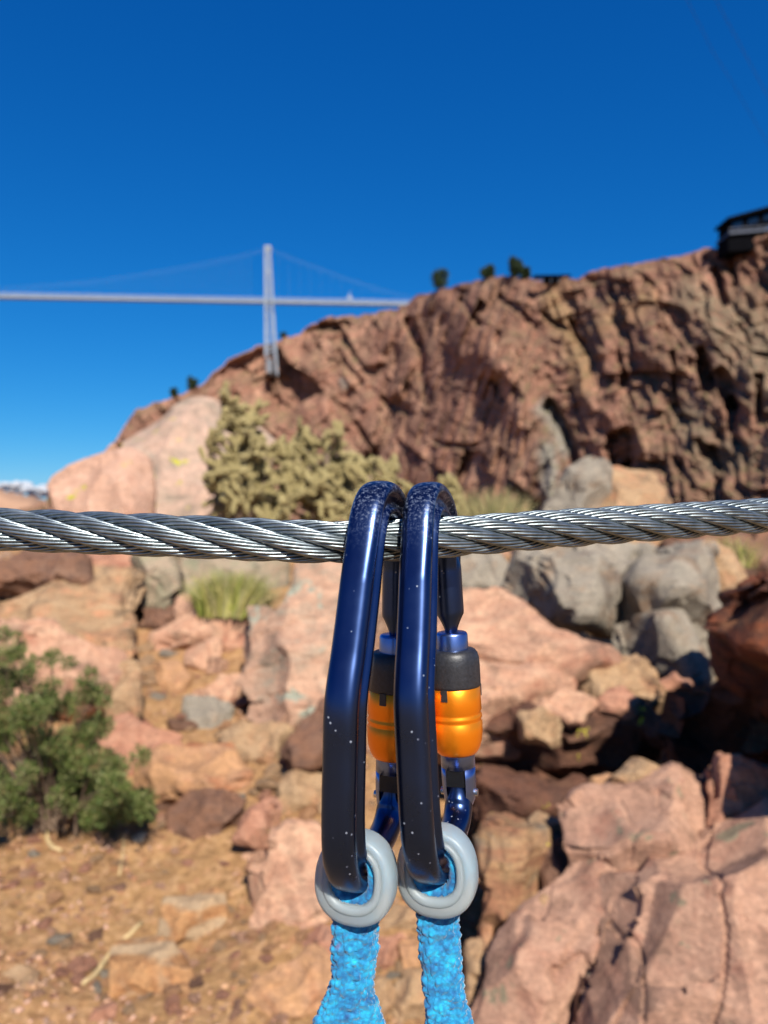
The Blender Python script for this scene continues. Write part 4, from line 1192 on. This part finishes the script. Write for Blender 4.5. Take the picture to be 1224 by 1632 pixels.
# cholla cactus: jointed stems with tubercles and straw coloured spines
def cholla_mats():
    m, n, b = mat_new('cholla_skin')
    v = objvec(n)
    n.links.new(ramp(n, noise(n, v, 40, 4), [(0.35, srgb(134, 122, 74)), (0.65, srgb(182, 164, 112))]), b.inputs['Base Color'])
    b.inputs['Roughness'].default_value = 0.8
    m2 = plain('cholla_spines', srgb(226, 208, 160), 0.6)
    return m, m2
M['cholla'], M['spine'] = cholla_mats()
def joint_mesh(seed, length, rad_, nsp):
    rng = np.random.default_rng(seed)
    nu, nv = 14, 13
    V = []
    for j in range(nv):
        t = j / (nv - 1)
        rr = rad_ * math.sin(math.pi * min(max(0.08 + 0.84 * t, 0), 1)) ** 0.35 * (0.85 + 0.2 * t)
        if j == nv - 1: rr *= 0.4
        for i in range(nu):
            a = 2 * math.pi * i / nu
            bumpy = 1 + 0.22 * math.cos(a * 7 + (j % 2) * math.pi) * (1 if j % 2 else 0.4)
            V.append((math.cos(a) * rr * bumpy, math.sin(a) * rr * bumpy, t * length))
    Fc = [tuple(f) for f in grid_faces(nu, nv, True)]
    V += [(0, 0, length * 1.02)]
    k = (nv - 1) * nu
    Fc += [(k + i, k + (i + 1) % nu, len(V) - 1, len(V) - 1) for i in range(nu)]
    Fc = [f if f[2] != f[3] else f[:3] for f in Fc]
    nb = len(Fc)
    for s in range(nsp):
        t = rng.random(); a = rng.random() * 6.28
        rr = rad_ * 0.95
        b0 = Vector((math.cos(a) * rr, math.sin(a) * rr, t * length))
        dr = (Vector((math.cos(a), math.sin(a), rng.normal() * 0.5 + 0.25)) + Vector(tuple(rng.normal(size=3) * 0.3))).normalized()
        L = rad_ * rng.uniform(0.7, 1.5)
        sd = dr.cross(Vector((0, 0, 1))).normalized() * 0.0011
        k = len(V)
        V += [tuple(b0 - sd), tuple(b0 + sd), tuple(b0 + dr * L)]
        Fc.append((k, k + 1, k + 2))
    me = bpy.data.meshes.new('joint'); me.from_pydata(V, [], Fc); me.update()
    me.materials.append(M['cholla']); me.materials.append(M['spine'])
    for i, p in enumerate(me.polygons): p.material_index = 0 if i < nb else 1
    return me
JOINTS = [joint_mesh(40 + k, 1.0, 0.16, 190) for k in range(5)]
def cholla(label, px, py, wpx, hpx, d, njoint, seed):
    rng = random.Random(seed)
    base = P(px, py, d)
    s = 1 / F * d
    W, H = wpx * s, hpx * s
    r = empty('cholla_cactus', base)
    tag(r, label, 'cactus', 'cholla cacti above the cable')
    tr = MB()
    trunks = []
    for k in range(3):
        a = rng.uniform(-1, 1)
        top = Vector((a * W * 0.16, rng.uniform(-.1, .1) * W, H * rng.uniform(0.62, 0.86)))
        tr.tube([(a * W * .03, 0, -0.1), top * 0.5 + Vector((a * .02, 0, 0)), top], [0.045, 0.035, 0.028], 9)
        trunks.append(top)
    tips = []
    for k in range(16):
        t0 = rng.choice(trunks) * rng.uniform(0.25, 0.7)
        e0 = Vector((rng.uniform(-.36, .36) * W, rng.uniform(-.3, .3) * W, H * rng.uniform(0.18, 0.7)))
        tr.tube([t0, t0.lerp(e0, .5) + Vector((0, 0, -.03)), e0], [0.024, 0.02, 0.014], 7)
        for _ in range(2): tips.append((e0, Vector((rng.uniform(-1, 1), rng.uniform(-.7, .7), 0.3)).normalized(), 0))
    tr.build('trunk', M['bark'], r, smooth=True)
    for top in trunks:
        for q in (0.25, 0.35, 0.45, 0.55, 0.65, 0.75, 0.85, 0.93, 1.0, 1.0):
            tips.append((top * q, Vector((rng.uniform(-1, 1), rng.uniform(-.7, .7), 0.5)).normalized(), 0))
    tips_q = tips
    js = []
    while len(js) < njoint and tips_q:
        i = rng.randrange(min(len(tips_q), 60)); p, dr, lev = tips_q.pop(i)
        L = rng.uniform(0.09, 0.17)
        for att in range(6):
            nd = (dr * 0.7 + Vector((rng.gauss(0, .6), rng.gauss(0, .6), rng.gauss(0.12, .5)))).normalized()
            e = p + nd * L
            ok = ((e.x / (W * .5)) ** 2 + (e.y / (W * .42)) ** 2 < 1) and 0.08 * H < e.z < H * (1.0 - 0.45 * (e.x / (W * .5)) ** 2 - 0.12 * math.sin(e.x * 16 + seed))
            if ok: break
        if not ok: continue
        th = L * rng.uniform(1.0, 1.35)
        js.append((p, nd, th, L))
        for _ in range(rng.choice((1, 2, 3, 3))): tips_q.append((e, nd, lev + 1))
    js.sort(key=lambda j: j[0].y)
    Vs, Fs, Ms, n0 = [], [], [], 0
    for k, (p, nd, th, L) in enumerate(js):
        rot = nd.to_track_quat('Z', 'Y')
        if k < 290:
            o = bpy.data.objects.new('joint', rng.choice(JOINTS)); COL.objects.link(o)
            o.parent = r; o.location = p; o.rotation_euler = rot.to_euler(); o.scale = (th, th, L)
        else:
            jm = JD[rng.randrange(len(JD))]
            A = np.array(rot.to_matrix()) @ np.diag([th, th, L])
            Vs.append(jm[0] @ A.T + np.array(tuple(p))); Fs.append(jm[1] + n0); Ms.append(jm[2]); n0 += len(jm[0])
    if Vs:
        me = mesh_np('joint_mass', np.concatenate(Vs), np.concatenate(Fs))
        me.materials.append(M['cholla']); me.materials.append(M['spine'])
        mi = np.concatenate(Ms)
        if len(me.polygons) == len(mi): me.polygons.foreach_set('material_index', mi)
        tag(link('joint_mass', me, None, r), kind='stuff')
def tri_data(me):
    me.calc_loop_triangles()
    v = np.array([tuple(q.co) for q in me.vertices]); f = np.array([tuple(t.vertices) for t in me.loop_triangles])
    return v, f, np.array([t.material_index for t in me.loop_triangles], dtype=np.int32)
JD = [tri_data(m_) for m_ in JOINTS]
cholla('tallest bushy cholla cactus beside the big lichened boulder', 392, 880, 165, 262, 7.6, 680, 1)
cholla('broad cholla cactus in the middle behind the left carabiner top', 512, 880, 175, 205, 7.9, 560, 2)
cholla('lower cholla cactus just left of the carabiners', 600, 880, 135, 172, 7.7, 360, 3)
cholla('small pale cholla cactus showing just right of the carabiners', 706, 880, 100, 118, 8.2, 180, 4)

# ------------------------------------------------------------------ steel wire rope
mm = 0.001
def wire_mat():
    m, n, b = mat_new('galvanised_wire')
    v = objvec(n)
    a = noise(n, v, 220, 4, 0.6)
    b.inputs['Metallic'].default_value = 0.9
    n.links.new(ramp(n, a, [(0.3, (0.15, 0.18, 0.19)), (0.7, (0.33, 0.375, 0.39))]), b.inputs['Base Color'])
    n.links.new(ramp(n, noise(n, v, 90, 3), [(0.3, (0.32,) * 3), (0.7, (0.46,) * 3)]), b.inputs['Roughness'])
    bump(n, b, noise(n, v, 1500, 2), 0.00005, 0.6)
    return m
M['wire'] = wire_mat()
M['heart_shade'] = plain('groove_shade_heart', srgb(26, 26, 28), 0.6)  # near-black heart paints the shade in the grooves between strands and wires
ROPE_PX = [(-520, 822, 0.250), (-250, 835, 0.250), (0, 843.5, 0.2512), (250, 853, 0.2485), (490, 863, 0.2485), (600, 862.5, 0.2545), (724, 855, 0.2625), (900, 842, 0.2770), (1224, 821, 0.3086), (1500, 802, 0.345), (1800, 780, 0.392)]
def crom(pts, n):
    pts = [np.array(p, float) for p in pts]
    P_ = [2 * pts[0] - pts[1]] + pts + [2 * pts[-1] - pts[-2]]
    out = []
    for i in range(1, len(P_) - 2):
        p0, p1, p2, p3 = P_[i - 1], P_[i], P_[i + 1], P_[i + 2]
        for k in range(n):
            t = k / n
            out.append(0.5 * ((2 * p1) + (-p0 + p2) * t + (2 * p0 - 5 * p1 + 4 * p2 - p3) * t * t + (-p0 + 3 * p1 - 3 * p2 + p3) * t ** 3))
    out.append(P_[-2])
    return np.array(out)
def resample(pts, step):
    seg = np.linalg.norm(np.diff(pts, axis=0), axis=1); s = np.concatenate([[0], np.cumsum(seg)])
    n = int(s[-1] / step) + 1
    t = np.linspace(0, s[-1], n)
    return np.stack([np.interp(t, s, pts[:, k]) for k in range(pts.shape[1])], 1), t
def build_rope():
    raw = crom([tuple(P(*p)) for p in ROPE_PX], 24)
    for _ in range(6):
        raw[1:-1] = (raw[:-2] + raw[1:-1] * 2 + raw[2:]) / 4
    pts, s = resample(raw, 1.35 * mm)
    T = np.gradient(pts, axis=0); T /= np.linalg.norm(T, axis=1, keepdims=True)
    up = np.array([0, 0, 1.0])
    B = np.cross(T, up); B /= np.linalg.norm(B, axis=1, keepdims=True)
    N = np.cross(B, T)
    mid = len(pts) // 2
    root = empty('steel_cable', Vector(pts[mid]))
    tag(root, 'twisted galvanised steel cable stretched across the whole picture', 'cable')
    O = pts[mid]
    R = 7.15 * mm
    rs_ = R / 3.0                # strand radius
    Rc = R - rs_
    lay = 100 * mm; wl = 34 * mm
    nw = 10
    rw = rs_ * math.sin(math.pi / nw) / (1 + math.sin(math.pi / nw))
    n = len(pts)
    for k in range(6):
        a = 2 * math.pi * (k / 6) - 2 * math.pi * s / lay + 0.35
        # seen from the camera the strands run from upper left to lower right
        c = pts + Rc * (np.cos(a)[:, None] * N - np.sin(a)[:, None] * B)
        Ts = np.gradient(c, axis=0); Ts /= np.linalg.norm(Ts, axis=1, keepdims=True)
        rad_ = (c - pts); rad_ /= np.linalg.norm(rad_, axis=1, keepdims=True)
        rad_ -= (rad_ * Ts).sum(1)[:, None] * Ts; rad_ /= np.linalg.norm(rad_, axis=1, keepdims=True)
        S2 = np.cross(Ts, rad_)
        Vs, Fs = [], []; n0 = 0
        ns = 6
        Fg = grid_faces(ns, n, True)
        for j in range(nw):
            # regular lay: wires turn against the strand so that they run nearly along the rope
            b = 2 * math.pi * j / nw - 2 * math.pi * s / wl
            ww = c + (rs_ - rw) * (np.cos(b)[:, None] * rad_ + np.sin(b)[:, None] * S2)
            Tw = np.gradient(ww, axis=0); Tw /= np.linalg.norm(Tw, axis=1, keepdims=True)
            x = np.cross(Tw, up); x /= np.linalg.norm(x, axis=1, keepdims=True); y = np.cross(x, Tw)
            ring = np.stack([ww + rw * 0.96 * (math.cos(t) * x + math.sin(t) * y) for t in np.arange(ns) * 2 * math.pi / ns], 1)
            Vs.append(ring.reshape(-1, 3) - O); Fs.append(Fg + n0); n0 += n * ns
        # solid heart of the strand
        ring = np.stack([c + (rs_ * 0.72) * (math.cos(t) * rad_ + math.sin(t) * S2) for t in np.arange(8) * 2 * math.pi / 8], 1)
        nwf = sum(len(f) for f in Fs)
        Vs.append(ring.reshape(-1, 3) - O); Fs.append(grid_faces(8, n, True) + n0)
        me = mesh_np('strand', np.concatenate(Vs), np.concatenate(Fs))
        me.materials.append(M['wire']); me.materials.append(M['heart_shade'])
        mi = np.zeros(len(me.polygons), dtype=np.int32); mi[nwf:] = 1
        me.polygons.foreach_set('material_index', mi)
        link('strand', me, None, root)
    ring = np.stack([pts + (R - 2 * rs_) * (math.cos(t) * N + math.sin(t) * B) for t in np.arange(10) * 2 * math.pi / 10], 1)
    link('core', mesh_np('core', ring.reshape(-1, 3) - O, grid_faces(10, n, True)), M['heart_shade'], root)
build_rope()

# ------------------------------------------------------------------ carabiners
def anodised(name, col, rough, dust=True, lighten=0.5):
    m, n, b = mat_new(name)
    v = objvec(n)
    b.inputs['Metallic'].default_value = 1.0
    b.inputs['Roughness'].default_value = rough
    base = col
    sm = noise(n, v, 60, 4)
    n.links.new(ramp(n, sm, [(0.3, (rough * 0.85,) * 3), (0.75, (rough * 1.3,) * 3)]), b.inputs['Roughness'])
    if dust:
        vo = n.nodes.new('ShaderNodeTexVoronoi'); vo.inputs['Scale'].default_value = 420
        n.links.new(v, vo.inputs['Vector'])
        dots = ramp(n, vo.outputs['Distance'], [(0.10, (1, 1, 1)), (0.17, (0, 0, 0))])
        some = ramp(n, noise(n, v, 150, 2), [(0.55, (0, 0, 0)), (0.62, (1, 1, 1))])
        msk = mix(n, 1.0, dots, some, 'MULTIPLY')
        # worn, dusty crown of the bow
        sp = n.nodes.new('ShaderNodeSeparateXYZ'); n.links.new(v, sp.inputs[0])
        hi = n.nodes.new('ShaderNodeMapRange'); hi.inputs['From Min'].default_value = -0.012; hi.inputs['From Max'].default_value = 0.004
        n.links.new(sp.outputs['Z'], hi.inputs['Value'])
        sc2 = ramp(n, noise(n, v, 900, 4, 0.8), [(0.50, (0, 0, 0)), (0.64, (0.75, 0.75, 0.75))])
        worn = mix(n, 1.0, sc2, hi.outputs[0], 'MULTIPLY')
        tot = mix(n, 1.0, msk, worn, 'ADD')
        c = mix(n, tot, col, (0.22, 0.25, 0.30, 1))
        n.links.new(c, b.inputs['Base Color'])
        inv = n.nodes.new('ShaderNodeMath'); inv.operation = 'SUBTRACT'; inv.inputs[0].default_value = 1.0
        n.links.new(tot, inv.inputs[1]); n.links.new(inv.outputs[0], b.inputs['Metallic'])
    else:
        b.inputs['Base Color'].default_value = col
    b.inputs['Coat Weight'].default_value = 0.06
    b.inputs['Coat Roughness'].default_value = 0.25
    b.inputs['Coat IOR'].default_value = 1.6
    return m
M['navy'] = anodised('navy_anodised_aluminium', (0.036, 0.062, 0.150, 1), 0.29)
M['navyb'] = anodised('brushed_blue_gate', (0.17, 0.25, 0.52, 1), 0.3, dust=False)
M['orangeal'] = anodised('orange_anodised_sleeve', (0.95, 0.27, 0.008, 1), 0.36, dust=False)
M['orangeal'].node_tree.nodes['Principled BSDF'].inputs['Metallic'].default_value = 0.75
M['rubber'] = plain('black_rubber_grip', srgb(42, 42, 46), 0.45, 0.0, 900, 0.4, 0.0001)
M['blackpl'] = plain('black_plastic_insert', srgb(20, 20, 22), 0.4, 0.0, 500, 0.3, 0.0001)
M['pin'] = plain('steel_pin', (0.6, 0.6, 0.58, 1), 0.3, 1.0)

def carabiner(label, X0, d0, yaw, roll, z0=0.0):
    U = Vector((math.sin(rad(yaw)), math.cos(rad(yaw)), 0))
    Vv = (Vector((math.sin(rad(roll)), 0, math.cos(rad(roll)))))
    Tt = U.cross(Vv).normalized(); Vv = Tt.cross(U).normalized()
    if Tt.x < 0: Tt = -Tt
    # pivot of the roll is the kink of the spine
    K = Vector((X0, d0, CZ - 0.0555 + z0))
    def W(u, v, t):      # millimetres: u away from the camera, v above eye level, t sideways
        return K + U * (u * mm) + Vv * ((v + 55.5) * mm) + Tt * (t * mm)
    org = W(20, 0, 0)
    root = empty('carabiner', org)
    tag(root, label, 'carabiner', 'locking carabiners on the cable')
    ctrl = [(51.5, -45.5), (51.5, -43), (51.5, -40), (51, -30), (50.5, -18), (48.8, -8), (44, -0.5), (37, 3.4), (29, 4.2), (22.5, 1.8), (18, -4.5), (14.8, -14), (11.0, -27), (6.6, -41), (2.9, -51),
            (1.3, -58), (1.2, -72), (1.2, -88), (2.6, -99), (7.0, -106.5), (15, -110.3), (27, -111), (38, -110.5), (46, -108), (50.5, -102), (51.5, -95), (51.5, -89)]
    path = crom(ctrl, 8)
    path, s = resample(path, 1.1)
    for _ in range(3): path[1:-1] = (path[:-2] + path[1:-1] * 2 + path[2:]) / 4
    L = s[-1]
    T2 = np.gradient(path, axis=0); T2 /= np.linalg.norm(T2, axis=1, keepdims=True)
    cen = np.array([26, -55.0])
    N2 = np.stack([-T2[:, 1], T2[:, 0]], 1)
    sg = np.sign(((path - cen) * N2).sum(1).mean()); N2 = N2 * sg
    half = [(7.1, 0), (7.05, 1.6), (6.8, 3.1), (6.1, 4.4), (4.8, 5.25), (3.4, 5.4), (2.5, 5.0), (1.8, 4.0), (0.8, 3.3), (-0.8, 3.2), (-2.2, 3.6), (-3.1, 4.6), (-3.9, 5.3), (-4.9, 5.3), (-6.0, 4.4), (-6.8, 2.8), (-7.1, 1.2), (-7.15, 0)]
    prof = np.array(half + [(a, -b) for a, b in half[-2:0:-1]])
    prof = crom([tuple(p) for p in prof] + [tuple(prof[0])], 3)[:-1]
    th = np.arctan2(prof[:, 1], prof[:, 0])
    rnd = np.stack([5.5 * np.cos(th), 5.2 * np.sin(th)], 1)
    V = []
    for i in range(len(path)):
        f0, f1 = s[i], L - s[i]
        k = min(1, max(0, (f0 - 26) / 10)) * min(1, max(0, (f1 - 34) / 14))     # I-beam share
        pr = rnd * (1 - k) + prof * k
        sc_n = 0.84 + 0.16 * min(1, max(0, (-path[i][1] - 8) / 14)) * min(1, max(0, (path[i][1] + 108) / 10)); sc_t = 1.0
        if f0 < 9: sc_t = 0.42 + 0.58 * min(1, max(0, (f0 - 2.5) / 6.5)) ** 1.3; sc_n = 0.55 + 0.45 * (min(f0, 9) / 9)
        if f1 < 16: sc_t = 0.62 + 0.38 * (f1 / 16) ** 1.5; sc_n = 0.85 + .15 * f1 / 16
        for (a, b) in pr:
            q = path[i] + N2[i] * a * sc_n
            V.append(W(q[0], q[1], b * sc_t * 0.95) - org)
    npf = len(prof)
    Fc = [tuple(f) for f in grid_faces(npf, len(path), True)]
    Fc.append(tuple(range(npf))); Fc.append(tuple((len(path) - 1) * npf + k for k in range(npf))[::-1])
    me = bpy.data.meshes.new('body'); me.from_pydata([tuple(v) for v in V], [], Fc)
    bm = bmesh.new(); bm.from_mesh(me); bmesh.ops.recalc_face_normals(bm, faces=bm.faces); bm.to_mesh(me); bm.free()
    link('body', me, M['navy'], root)
    # everything on the gate axis
    gu = 51.5
    def lathe(name, rows, mat, parent, n=48, arc=None, du=0, dt=0):
        V = []
        a0, a1 = (0, 2 * math.pi) if arc is None else arc
        cols = n if arc is None else n + 1
        for (v, r) in rows:
            for k in range(cols):
                a = a0 + (a1 - a0) * k / n
                V.append(tuple(W(gu + du + r * math.cos(a), v, dt + r * math.sin(a)) - org))
        Fc = [tuple(f) for f in grid_faces(cols, len(rows), arc is None)]
        if arc is not None:
            for j in range(len(rows) - 1): pass
        me = bpy.data.meshes.new(name); me.from_pydata(V, [], Fc)
        bm = bmesh.new(); bm.from_mesh(me)
        if rows[0][1] < 1e-3 or rows[-1][1] < 1e-3 or True: bmesh.ops.remove_doubles(bm, verts=bm.verts, dist=1e-6)
        bmesh.ops.recalc_face_normals(bm, faces=bm.faces); bm.to_mesh(me); bm.free()
        o = link(name, me, mat, parent)
        return o
    def bead(v0, r0, v1, r1): return [(v0, r0), (v1, r1)]
    gate = lathe('gate', [(-43.2, 0), (-43.2, 4.9), (-43.5, 5.5), (-44.2, 5.8), (-50, 5.8), (-84, 5.8), (-85, 6.1), (-91.5, 6.1), (-91.6, 4.0), (-91.6, 0)], M['navyb'], root)
    # fork: two prongs either side of the hinge tang
    for sgn in (-1, 1):
        a0 = math.pi / 2 * sgn
        rows = [(-91.3, 6.1), (-95, 6.1), (-99, 6.0), (-103, 5.5), (-105, 4.6), (-105.4, 4.0), (-104, 3.6), (-99, 3.9), (-91.3, 4.0)]
        lathe('fork_prong', rows + [rows[0]], M['navyb'], gate, 16, (a0 - 0.95, a0 + 0.95))
    # spring plunger in the slot
    m = MB(org); m.bar(W(gu - 4.2, -91.5, 0), W(gu - 4.2, -97.2, 0), 6.2 * mm, 3.0 * mm, up=tuple(U)); m.build('spring_plunger', M['blackpl'], gate)
    m = MB(org); m.tube([W(gu, -100.5, -6.7), W(gu, -100.5, 6.7)], 1.3 * mm, 16); m.build('hinge_pin', M['pin'], gate)
    # locking sleeve
    rows = [(-62.5, 6.0), (-62.5, 9.0), (-62.8, 9.3), (-71.0, 9.45), (-71.6, 9.1), (-72.2, 9.1), (-72.8, 9.45), (-73.6, 9.45), (-74.2, 9.1), (-74.8, 9.1), (-75.4, 9.5),
            (-79, 9.4), (-82, 9.0), (-84.5, 8.2), (-86, 7.3), (-86.6, 6.6), (-86.6, 5.8)]
    sl = lathe('locking_sleeve', rows, M['orangeal'], root, 64)
    rows = [(-49.4, 5.8), (-49.4, 7.6), (-49.8, 8.3), (-50.8, 9.0), (-52.5, 9.45), (-55, 9.6), (-61.6, 9.6), (-62.4, 9.5), (-62.7, 9.1), (-62.7, 6)]
    lathe('grip_ring', rows, M['rubber'], sl, 64)
    # keyed tab that reaches down from the black ring into the orange sleeve, repeated round it
    for a in (-1.95, 0.15, 2.25):
        n = 6
        V = []
        for v in (-62.3, -66.4):
            for r in (9.0, 9.75):
                for k in range(n + 1):
                    aa = math.pi + a - math.pi / 2 * 0 + (k / n - 0.5) * 0.24
                    V.append(tuple(W(gu + r * math.cos(aa), v, r * math.sin(aa)) - org))
        c_ = n + 1
        Fc = []
        for k in range(n):
            Fc += [(c_ + k, c_ + k + 1, 3 * c_ + k + 1, 3 * c_ + k), (2 * c_ + k, 2 * c_ + k + 1, 3 * c_ + k + 1, 3 * c_ + k)]
        Fc += [(0, c_, 3 * c_, 2 * c_), (n, c_ + n, 3 * c_ + n, 2 * c_ + n)]
        me = bpy.data.meshes.new('tab'); me.from_pydata(V, [], Fc)
        bm = bmesh.new(); bm.from_mesh(me); bmesh.ops.recalc_face_normals(bm, faces=bm.faces); bm.to_mesh(me); bm.free()
        link('tab', me, M['rubber'], sl, smooth=False)
    return W, U, Vv, Tt
CL = carabiner('left navy carabiner of the pair, its orange sleeve mostly hidden in shade', (548 - 612) / F * 0.222, 0.2235, 17.5, 1.3)
CR = carabiner('right navy carabiner of the pair, with its orange sleeve lit by the sun', (658 - 612) / F * 0.229, 0.2295, 18.5, -3.2, 0.0)

# ------------------------------------------------------------------ lanyard ends: frosted protector ring, blue loop and strap
def frosted():
    m, n, b = mat_new('frosted_plastic')
    b.inputs['Base Color'].default_value = (0.50, 0.58, 0.60, 1)
    b.inputs['Roughness'].default_value = 0.42
    b.inputs['Subsurface Weight'].default_value = 0.7
    b.inputs['Subsurface Radius'].default_value = (1.0, 1.1, 1.2)
    b.inputs['Subsurface Scale'].default_value = 0.006
    b.inputs['Transmission Weight'].default_value = 0.6
    b.inputs['IOR'].default_value = 1.4
    v = objvec(n)
    bump(n, b, noise(n, v, 260, 3), 0.0002, 0.4)
    return m
M['frost'] = frosted()
def webbing():
    m, n, b = mat_new('blue_webbing')
    v = objvec(n)
    vo = n.nodes.new('ShaderNodeTexVoronoi'); vo.inputs['Scale'].default_value = 620
    n.links.new(v, vo.inputs['Vector'])
    a = noise(n, v, 160, 4, 0.7)
    base = ramp(n, a, [(0.32, srgb(0, 92, 150)), (0.5, srgb(0, 148, 196)), (0.68, srgb(10, 190, 226))])
    base = mix(n, 0.6, base, ramp(n, vo.outputs['Distance'], [(0.0, (1.25, 1.25, 1.2)), (0.6, (0.4, 0.5, 0.65))]), 'MULTIPLY')
    marks = ramp(n, noise(n, v, 75, 2, 0.5, 0.4), [(0.62, (0, 0, 0)), (0.66, (0.85, 0.85, 0.85))])
    base = mix(n, marks, base, srgb(110, 96, 140))
    n.links.new(base, b.inputs['Base Color'])
    b.inputs['Roughness'].default_value = 0.75
    b.inputs['Sheen Weight'].default_value = 0.3
    bump(n, b, vo.outputs['Distance'], 0.0004, 1.0)
    return m
M['web'] = webbing()

def lanyard(label, CW, dx, keys, seed):
    W, U, Vv, Tt = CW
    cu, cv, ct = 13.0, -110.6, dx
    org = W(cu, cv, ct)
    root = empty('lanyard_end', org)
    tag(root, label, 'lanyard', 'blue lanyards hanging in the carabiners')
    tiltv = 0.12
    def Rg(t, v, u):     # ring frame: t sideways, v up, u along the bar
        return W(cu + u + v * tiltv, cv + v, ct + t)
    # protector ring: thick rounded band around an oval
    def ring(name, a, b, rt, ru, u0, mat, n=72, k=20, egg=0.0, sq=2.0, rg=0.0, rv=0.0):
        V = []
        rng_p = []
        for i in range(n):
            t = 2 * math.pi * i / n
            ct_, st_ = math.cos(t), math.sin(t)
            e = 2 / 2.35
            bx = a * abs(ct_) ** e * (1 if ct_ >= 0 else -1) * (1 + egg * (-st_))
            by = b * abs(st_) ** e * (1 if st_ >= 0 else -1)
            nx, ny = ct_ / a, st_ / b
            l = math.hypot(nx, ny); nx /= l; ny /= l
            for j in range(k):
                p = 2 * math.pi * j / k
                cp, sp_ = math.cos(p), math.sin(p)
                e2 = 2 / sq
                rr = rt * (1 - rv * st_) * abs(cp) ** e2 * (1 if cp >= 0 else -1); uu = ru * abs(sp_) ** e2 * (1 if sp_ >= 0 else -1)
                V.append((bx + nx * rr, by + ny * rr, u0 + uu))
        V = np.array(V)
        if rg:
            q = V / 1.0
            nn = fbm(q * 0.9 + seed, 3) * rg
            c0 = V.copy(); c0[:, 2] = u0
            V = V * (1 + (nn / 12)[:, None])
        VV = [tuple(Rg(*v) - org) for v in V]
        Fc = []
        for i in range(n):
            for j in range(k):
                Fc.append((i * k + j, i * k + (j + 1) % k, ((i + 1) % n) * k + (j + 1) % k, ((i + 1) % n) * k + j))
        me = bpy.data.meshes.new(name); me.from_pydata(VV, [], Fc)
        bm = bmesh.new(); bm.from_mesh(me); bmesh.ops.recalc_face_normals(bm, faces=bm.faces); bm.to_mesh(me); bm.free()
        return link(name, me, mat, root)
    ring('protector_ring', 9.6, 10.3, 3.0, 4.6, 0, M['frost'], egg=0.05, sq=3.2, rv=0.3)
    ring('protector_lip', 8.3, 8.8, 1.3, 1.5, -3.9, M['frost'], egg=0.05, sq=2.2, rv=.2)
    ring('webbing_loop', 6.6, 7.4, 2.8, 5.4, 1.8, M['web'], n=150, k=40, egg=0.03, sq=2.8, rg=1.8)
    # strap hanging from the ring; keys: (py, left px, right px)
    nv, nu = 300, 110
    rows = []
    ys = np.linspace(keys[0][0], keys[-1][0], nv)
    lx = np.interp(ys, [k_[0] for k_ in keys], [k_[1] for k_ in keys]); rx = np.interp(ys, [k_[0] for k_ in keys], [k_[2] for k_ in keys])
    sm = np.ones(13) / 13
    lx = np.convolve(np.pad(lx, 6, mode='edge'), sm, 'valid'); rx = np.convolve(np.pad(rx, 6, mode='edge'), sm, 'valid')
    D = (org.y + 0.002)
    V = np.zeros((nv, nu, 3))
    for j in range(nv):
        c = P((lx[j] + rx[j]) / 2, ys[j], D); hw = (rx[j] - lx[j]) / 2 / F * D
        for i in range(nu):
            a = 2 * math.pi * i / nu
            ex = 2 / 2.6
            cx_, sx_ = math.cos(a), math.sin(a)
            x = hw * abs(cx_) ** ex * (1 if cx_ >= 0 else -1)
            y = 3.4 * mm * abs(sx_) ** ex * (1 if sx_ >= 0 else -1) * (0.65 + 0.35 * abs(cx_))
            V[j, i] = (c.x + x, c.y + y + 0.2 * x, c.z)
    fl = V.reshape(-1, 3)
    q = fl / mm
    cen = V.mean(axis=1, keepdims=True)
    dirv = (V - cen); dirv[..., 2] = 0; dirv /= np.linalg.norm(dirv, axis=2, keepdims=True)
    fv, ed = facets(q * np.array([0.50, 0.50, 0.36]) + seed, 3, 0.0)
    knob = np.clip(ed / 0.45, 0, 1) ** 0.5
    disp = (knob * 1.25 + fbm(q * 0.22 + seed, 3) * 1.0 + fbm(q * 1.6, 2) * 0.3) * mm
    V = V + dirv * disp.reshape(nv, nu, 1)
    me = mesh_np('strap', V.reshape(-1, 3) - np.array(tuple(org)), grid_faces(nu, nv, True))
    link('strap', me, M['web'], root)
lanyard('left blue lanyard end hanging in its frosted ring from the left carabiner', CL, 0.4, [(1450, 535, 598), (1500, 533, 600), (1545, 535, 593), (1575, 528, 590), (1600, 515, 596), (1632, 500, 608), (1680, 494, 612), (1900, 490, 615), (2300, 495, 610)], 3.0)
lanyard('right blue lanyard end hanging in its frosted ring from the right carabiner', CR, 1.2, [(1450, 668, 728), (1500, 669, 730), (1545, 677, 732), (1590, 681, 738), (1632, 682, 750), (1680, 680, 752), (1900, 676, 756), (2300, 676, 756)], 9.0)
